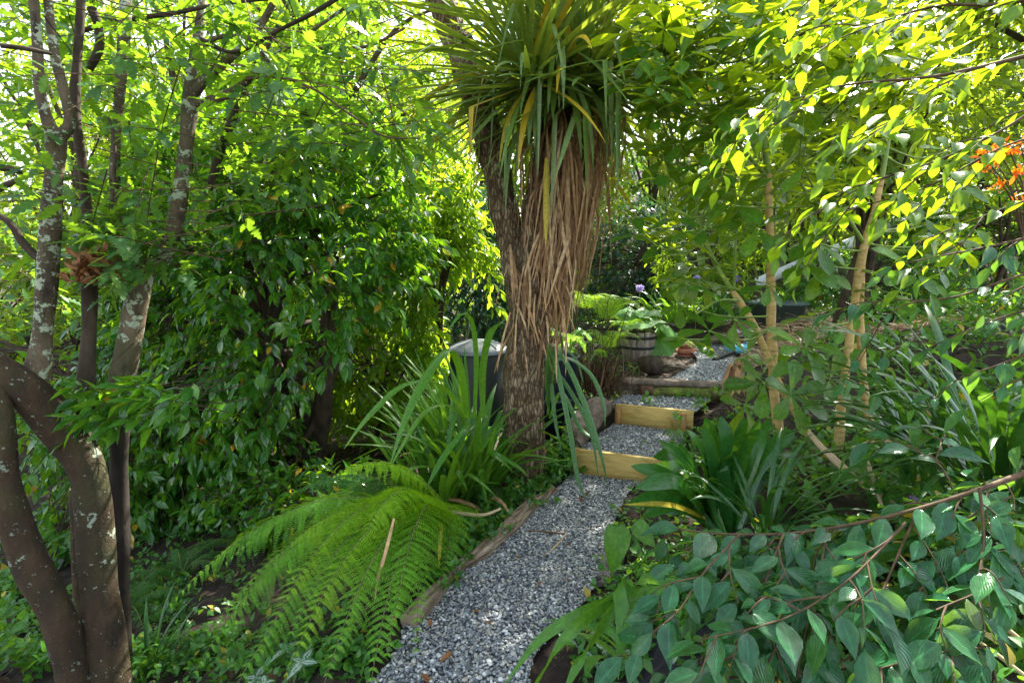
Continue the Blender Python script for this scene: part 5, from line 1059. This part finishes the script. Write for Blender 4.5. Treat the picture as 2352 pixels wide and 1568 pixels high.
ring_fern('lacy_fern', 'dark lacy fern against the left side of the cabbage tree trunk', b, 9, .42, .15, M['fernd'], 152, .022, .6, (25, 80), az=(2.6, 6.2))
b = at(1395, 745, 5.3)-UP*.02
ring_fern('bracken', 'bright upright bracken in front of the dark hedge', b, 11, .8, .22, M['fernb'], 153, .019, .25, (55, 84))
ring_fern('bracken', 'yellow green feathery fern growing in the half barrel', at(1440, 757, 5.45), 9, .38, .14, M['fernb'], 154, .015, .3, (20, 70))
ring_fern('bracken', 'light fern right behind the cabbage tree skirt', at(1345, 720, 6.3), 8, .7, .22, M['fernb'], 155, .019, .3, (45, 80))
ring_fern('bracken', 'lime green feathery bracken standing in front of the half barrel', at(1400, 800, 5.1)-UP*.05, 9, .55, .17, M['fernb'], 158, .016, .3, (50, 82))
ring_fern('bracken', 'dull green bracken drooping at the right of the half barrel', at(1535, 795, 5.6)-UP*.05, 7, .45, .15, M['fern'], 159, .026, .4, (30, 75))
t = thing('fern_stump', 'dark tangle of dead fern stalks beside the bark log', 'fern', at(1375, 905, 4.5)-UP*.05); r = np.random.default_rng(156); mb = MB(); bb = at(1375, 905, 4.5)
for k in range(260): strap(mb, bb+r.normal(0, 1, 3)*np.array([.10, .08, .02]), r.uniform(0, 6.28), R_(r.uniform(35, 88)), r.uniform(.15, .5), r.uniform(.003, .006), r.uniform(-.1, .9), 6, r.normal(0, .6), .6)
mb.build('dead_stalks', M['litter'], t); mb, ms = MB(), MB()
frond(mb, ms, at(1390, 830, 4.5), at(1380, 770, 4.4), at(1350, 840, 4.2), .1, 16, 7, .022, .5, r=r, stalk=.003); o = mb.build('frond', M['fern'], t); ms.build('stalk', M['fernstem'], o)
mb = MB()
for k in range(9): a = at(1375+r.normal(0, 18), 880, 4.5); tube(mb, [a, a+UP*.3+r.normal(0, .04, 3), a+UP*r.uniform(.5, .9)+r.normal(0, .16, 3)], [.004, .003, .002], 5, 9)
mb.build('stalk', M['barkdark'], t)
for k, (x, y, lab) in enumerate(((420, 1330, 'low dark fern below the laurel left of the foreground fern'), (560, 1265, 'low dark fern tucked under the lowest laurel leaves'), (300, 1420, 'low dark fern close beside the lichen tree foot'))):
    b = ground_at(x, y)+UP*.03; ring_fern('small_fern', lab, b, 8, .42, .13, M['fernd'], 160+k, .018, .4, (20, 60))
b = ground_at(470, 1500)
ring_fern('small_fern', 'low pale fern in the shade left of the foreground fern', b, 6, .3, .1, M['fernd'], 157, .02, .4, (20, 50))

# ------------------------------------------------------------------ ground cover, litter, mulch, small things
def pxpoints(n, poly, r):
    poly = np.array(poly, float); x0, y0 = poly.min(0); x1, y1 = poly.max(0); out = []
    while len(out) < n:
        x, y = r.uniform(x0, x1), r.uniform(y0, y1); ins = False; j = len(poly)-1
        for i in range(len(poly)):
            if (poly[i, 1] > y) != (poly[j, 1] > y) and x < (poly[j, 0]-poly[i, 0])*(y-poly[i, 1])/(poly[j, 1]-poly[i, 1])+poly[i, 0]: ins = not ins
            j = i
        if ins: out.append(ground_at(x, y))
    return np.array(out)
r = np.random.default_rng(171); mb = MB()
def sprigs(P, K, size, L, hgt_, T=T_OVATE):
    P = P+UP*r.uniform(0, hgt_, (len(P), 1)); d = nrm(r.normal(size=P.shape)*np.array([1, 1, .4])+UP*.5)
    p, ld = phyllo(P, d, np.full(len(P), L), K, droop=.1, ang=1.1, r=r); put_leaves(mb, T, p, ld, size, r=r, upj=.4)
sprigs(pxpoints(150, [(1165, 1105), (1160, 1020), (1245, 1120), (1330, 1110), (1315, 960), (1255, 950), (1250, 1090)], r), 7, .042, .10, .16)
sprigs(pxpoints(130, [(1265, 1110), (1255, 960), (1320, 950), (1330, 1040), (1310, 1115)], r), 7, .042, .10, .22)
sprigs(pxpoints(60, [(960, 1420), (1150, 1215), (1290, 1118), (1300, 1128), (1160, 1235), (1000, 1400)], r), 6, .036, .07, .09)
sprigs(pxpoints(230, [(1000, 1370), (1045, 1250), (1190, 1120), (1280, 1108), (1160, 1180), (1040, 1320)], r), 7, .042, .09, .08)
sprigs(pxpoints(150, [(1480, 1040), (1700, 950), (1760, 1010), (1500, 1130)], r), 7, .036, .09, .05)
sprigs(pxpoints(230, [(1390, 1360), (1430, 1200), (1480, 1110), (1640, 1200), (1600, 1400), (1400, 1560), (1330, 1560)], r), 6, .036, .09, .08)
sprigs(pxpoints(420, [(1450, 1300), (2352, 1200), (2352, 1568), (1400, 1568)], r), 6, .045, .10, .12)
sprigs(pxpoints(300, [(1800, 1000), (2352, 950), (2352, 1200), (1900, 1230), (1750, 1180)], r), 7, .05, .12, .22)
sprigs(pxpoints(190, [(300, 1568), (330, 1480), (560, 1470), (860, 1520), (860, 1568)], r), 6, .038, .09, .08)
sprigs(pxpoints(60, [(300, 1560), (420, 1400), (640, 1380), (900, 1500), (860, 1568)], r), 7, .036, .09, .10)
sprigs(pxpoints(160, [(0, 1568), (0, 1300), (180, 1450), (200, 1568)], r), 7, .05, .12, .2)
sprigs(pxpoints(200, [(300, 1420), (320, 1300), (420, 1300), (420, 1440)], r), 6, .03, .07, .04)
sprigs(pxpoints(300, [(1080, 900), (1170, 880), (1160, 1010), (1000, 1010), (900, 1000), (940, 900)], r), 7, .05, .12, .25)
q = np.stack([r.uniform(1.1, 4.6, 600), r.uniform(1.0, 4.4, 600)], -1); sprigs(np.column_stack([q, hgt(q[:, 0], q[:, 1])]), 7, .05, .12, .2)
q = np.stack([r.uniform(-4.5, -1.0, 520), r.uniform(1.6, 4.6, 520)], -1); q = q[(q[:, 0] < -1.5) | (q[:, 1] > 2.9)]; sprigs(np.column_stack([q, hgt(q[:, 0], q[:, 1])]), 6, .04, .10, .12)
q = np.stack([r.uniform(2.7, 9, 900), r.uniform(2.4, 7.5, 900)], -1); q = q[~((q[:, 0] < 4.4) & (q[:, 1] > 4.6))]; sprigs(np.column_stack([q, hgt(q[:, 0], q[:, 1])]), 8, .09, .2, .3, T_MID)
q = np.stack([r.uniform(-22, 22, 2600), r.uniform(13, 26, 2600)], -1); sprigs(np.column_stack([q, hgt(q[:, 0], q[:, 1])]), 7, .26, .5, .6, T_FAR)
q = np.stack([r.uniform(-13, 11, 2600), r.uniform(6.5, 14, 2600)], -1); q = q[(np.abs(q[:, 0]-2.6) > 1.0) | (q[:, 1] > 7)]; sprigs(np.column_stack([q, hgt(q[:, 0], q[:, 1])]), 7, .11, .25, .25, T_FAR)
tag(mb.build('ground_cover', M['cover']), 'low creeping green ground cover beside the path and around the trunks', kind='stuff')
mb = MB(); n = 2600; q = np.stack([r.uniform(-4.5, 3.6, n), r.uniform(1.2, 6.2, n)], -1); u = np.abs(q[:, 0]-pcx(q[:, 1])); q = q[(u > .46)]
P = np.column_stack([q, hgt(q[:, 0], q[:, 1])+.012]); mb.scatter(T_DRY, P, frames(nrm(r.normal(size=P.shape)*np.array([1, 1, .25])), nrm(UP+r.normal(0, .5, P.shape))), r.uniform(.03, .075, len(P)))
P2 = pxpoints(620, [(1340, 900), (1420, 800), (1540, 770), (1740, 930), (1660, 980), (1420, 905)], r)+UP*.015; mb.scatter(T_STRAW, P2, frames(nrm(r.normal(size=P2.shape)*np.array([1, 1, .2])), nrm(UP+r.normal(0, .5, P2.shape))), np.stack([r.uniform(.1, .2, len(P2)), r.uniform(.05, .14, len(P2)), r.uniform(.1, .2, len(P2))], -1))
tag(mb.build('leaf_litter', M['litter']), 'brown leaf litter lying on the dark soil', kind='stuff')
mb = MB(); n = 7000; q = np.stack([r.uniform(2.35, 4.3, n), r.uniform(4.75, 7.2, n)], -1); k = q[:, 0] > pcx(q[:, 1])+.45; q = q[k]; hh = hgt(q[:, 0], q[:, 1])
P = np.column_stack([q, hh+.01+r.uniform(0, .05, len(q))]); L = r.uniform(.06, .2, len(P))
mb.scatter(T_STRAW, P, frames(nrm(r.normal(size=P.shape)*np.array([1, 1, .22])), nrm(UP+r.normal(0, .6, P.shape))), np.stack([L*0+.16, L, L], -1))
tag(mb.build('straw_mulch', M['straw']), 'pale straw mulch heaped on the terrace behind the pale stems', kind='stuff')
def lamium(label, p, n, size, seed):
    r = np.random.default_rng(seed); t = thing('variegated_nettle', label, 'plant', p, 'silver variegated dead nettles'); mb, ms = MB(), MB()
    for k in range(n):
        q = p+np.array([r.normal(0, .07), r.normal(0, .06), 0]); q[2] = hg(q[0], q[1])+r.uniform(.03, .09)
        d = nrm(np.array([r.normal(), r.normal()-.6, .0])); d2 = np.array([-d[1], d[0], 0]); D = nrm(np.stack([d, -d, d2, -d2])+UP*.1+r.normal(0, .12, (4, 3)))
        mb.scatter(T_OVATE, np.repeat(q[None], 4, 0), frames(D, nrm(UP+np.array([0, -.35, 0])+r.normal(0, .15, (4, 3)))), size*np.array([1, .95, .7, .7])*r.uniform(.7, 1.2)); tube(mb, [np.array([q[0], q[1]+.02, hg(q[0], q[1])-.01]), q], [.003, .0025], 4, 4, mi=1)
    mb.build('leaves', [M['silver'], M['gstem']], t)
for lab, px, n, s, sd2 in (('silver leaved nettle by the top of the edging log', (1118, 1160), 4, .075, 1), ('silver leaved nettle draped over the middle of the edging log', (1125, 1255), 3, .05, 2), ('silver leaved nettle at the foot of the near camellia', (1430, 1520), 8, .06, 3),
                           ('silver leaved nettle among the sword leaves at the gravel edge', (1330, 1480), 6, .05, 4), ('silver leaved nettle under the tip of the foreground fern', (640, 1560), 6, .07, 5), ('silver leaved nettle right of the lower pine step', (1500, 1085), 5, .045, 6)):
    lamium(lab, ground_at(*px), n, s, sd2)
t = thing('arum', 'arum with one large arrow shaped leaf at the right edge of the gravel', 'plant', ground_at(1440, 1280))
for k, (c, s, d) in enumerate(((at(1418, 1215, 2.15), .19, (-.15, -.45, -.85)), (at(1462, 1205, 2.2), .13, (.5, -.3, -.5)))):
    mb = MB(); T = leaf_T([(0, .0), (-.10, .16), (-.04, .27), (.1, .32), (.3, .31), (.5, .25), (.7, .16), (.88, .06), (1, 0)], .15, .2)
    mb.scatter(T, c[None], frames(np.array([d]), np.array([[.1, -.9, .45]])), np.array([s])); o = mb.build('leaf', M['rhubarb'] if k else M['strap'], t)
    mb = MB(); g0 = ground_at(1440, 1280); tube(mb, [g0, (g0+c)/2+UP*.03, c], [.005, .004, .003], 6, 8); mb.build('stalk', M['gstem'], o)
# purple spikes
for lab, x, y, Y in (('small purple flower spike under the camellia branch', 2095, 1165, 1.9), ('purple flower spike among the low camellia leaves', 1990, 1385, 1.35)):
    t = thing('purple_spike', lab, 'flower', at(x, y+60, Y)); mb = MB(); n = 46; c = at(x, y, Y); a = r.uniform(0, 6.28, n); z = r.uniform(-.05, .05, n); d = nrm(np.stack([np.cos(a), np.sin(a), a*0+.5], -1))
    mb.scatter(T_OVATE, c+d*.004+UP*z[:, None], frames(d, nrm(r.normal(size=(n, 3)))), r.uniform(.010, .016, n)); mb.build('flowers', M['purple'], t); mb = MB(); tube(mb, [c-UP*.2, c+UP*.05], [.003, .002], 5, 4); mb.build('stalk', M['gstem'], t)
# weed mat scraps
for lab, px, s in (('dark weed mat scrap showing along the right edge of the gravel', (1395, 1310), (.16, .36)), ('dark weed mat scrap showing under the camellia leaves', (1560, 1520), (.34, .3))):
    c = ground_at(*px); xs = np.linspace(-.5, .5, 18); A, B = np.meshgrid(xs*s[0], xs*s[1]); A2 = A+.35*B; P = np.stack([c[0]+A2, c[1]+B, hgt(c[0]+A2, c[1]+B)+.018+.02*np.maximum(0, nz(np.stack([A, B, A*0], -1), 17.))], -1)
    i, j = np.meshgrid(np.arange(17), np.arange(17), indexing='ij'); mb = MB().add(P.reshape(-1, 3), np.stack([i*18+j, i*18+j+1, (i+1)*18+j+1, (i+1)*18+j], -1).reshape(-1, 4))
    tag(mb.build('weed_mat', M['matblack'], loc=c), lab, 'weed mat', 'weed mat scraps by the gravel')
# dead strap over the fern, yellow strap, canes
mb = MB(); ppath(mb, [(905, 1190, 2.05), (885, 1270, 1.98), (868, 1330, 1.95), (860, 1385, 1.93)], .007, np.array([1, .2, 0])); tag(mb.build('fallen_leaf', M['deadleaf'], loc=at(868, 1330, 1.95)), 'pinkish dead strap leaf hanging over the foreground fern', 'leaf')
mb = MB(); ppath(mb, [(1000, 1198, 2.4), (1012, 1205, 2.35), (1010, 1260, 2.3), (1006, 1325, 2.28)], .009, np.array([1, .2, 0])); tag(mb.build('fallen_leaf', M['yellow'], loc=at(1008, 1250, 2.3)), 'narrow yellow strap leaf draped at the right of the foreground fern', 'leaf')
mb = MB(); ptube(mb, [(1010, 1170, 2.55, 4), (1060, 1178, 2.6, 5), (1110, 1182, 2.7, 4), (1150, 1168, 2.75, 3)], seg=6, n=14); tag(mb.build('dead_stalk', M['straw'], loc=at(1060, 1178, 2.6)), 'pale dead stalk lying between the fern and the edging log', 'stalk')
for lab, pts, m in (('thin twig lying across the middle of the gravel', [(1215, 1218, 2.6, 2.), (1260, 1222, 2.58, 3), (1298, 1226, 2.57, 3)], 'twig'), ('pale bent twig below the thin twig on the gravel', [(1298, 1228, 2.57, 1.5), (1280, 1250, 2.5, 2), (1250, 1275, 2.42, 1.5)], 'straw'),
                    ('split brown cane lying in the shrubs below the pale stems', [(1830, 960, 2.4, 4), (1900, 1040, 2.3, 8), (1980, 1110, 2.2, 8), (2060, 1160, 2.1, 4)], 'straw'), ('second brown cane standing right of the split one', [(1985, 1040, 2.2, 3), (2005, 1100, 2.15, 5), (2025, 1160, 2.1, 4)], 'straw'),
                    ('long dry cane low at the right edge', [(2160, 1320, 1.25, 3), (2260, 1400, 1.2, 5), (2380, 1500, 1.15, 6)], 'straw'), ('dry cane nearest the lower right corner', [(2200, 1440, 1.15, 3), (2300, 1510, 1.1, 5), (2400, 1590, 1.05, 6)], 'straw')):
    mb = MB()
    if 'gravel' in lab: pts = [tuple(list(p[:2])+[float(gp(p[0], p[1], .018)[1]), p[3]]) for p in pts]
    ptube(mb, pts, seg=6, n=16, rough=.004, rs=25.); tag(mb.build('twig' if 'twig' in lab else 'cane', M[m], loc=at(*pts[0][:3])), lab, 'twig')
# dry leaves on the gravel
DL = [(1345, 1150, .06, 'curled'), (1265, 1130, .05, 'upright'), (1195, 1282, .03, 'tiny'), (1085, 1272, .045, ''), (1100, 1255, .05, ''), (1310, 1250, .03, ''), (1085, 1400, .04, ''), (990, 1440, .04, ''), (970, 1545, .08, ''), (1010, 1520, .06, ''), (1130, 1435, .035, ''), (1340, 1135, .05, ''), (1235, 1345, .03, ''), (1290, 1330, .03, '')]
DLL = ['pale curled leaf on the gravel close below the lower pine step', 'tan leaf standing on edge near the top end of the log', 'tiny brown leaf in the middle of the gravel', 'rusty leaf beside the middle of the edging log', 'rusty leaf touching the log above another rusty leaf', 'small dark leaf right of the bent twig', 'brown leaf near the gravel edge below the log',
       'brown scrap left of the gravel near the fern tips', 'largest rust brown leaf at the near end of the gravel', 'rust brown leaf right of the largest one', 'narrow reddish leaf curled on the near gravel', 'pale leaf close to the lower pine step foot', 'speck of brown leaf on the middle gravel', 'speck of brown leaf near the right gravel edge']
for (x, y, s, _), lab in zip(DL, DLL):
    p = gp(x, y, .03); mb = MB(); d = nrm(r.normal(size=(1, 3))*np.array([1, 1, .1])); mb.scatter(T_DRY, p[None], frames(d, nrm(UP+r.normal(0, .3, 3))[None]), np.array([s]))
    tag(mb.build('dry_leaf', M['drybrown'], loc=p), lab, 'dry leaf', 'dry leaves on the gravel')
print('faces', sum(len(o.data.polygons) for o in bpy.data.objects if o.type == 'MESH'))
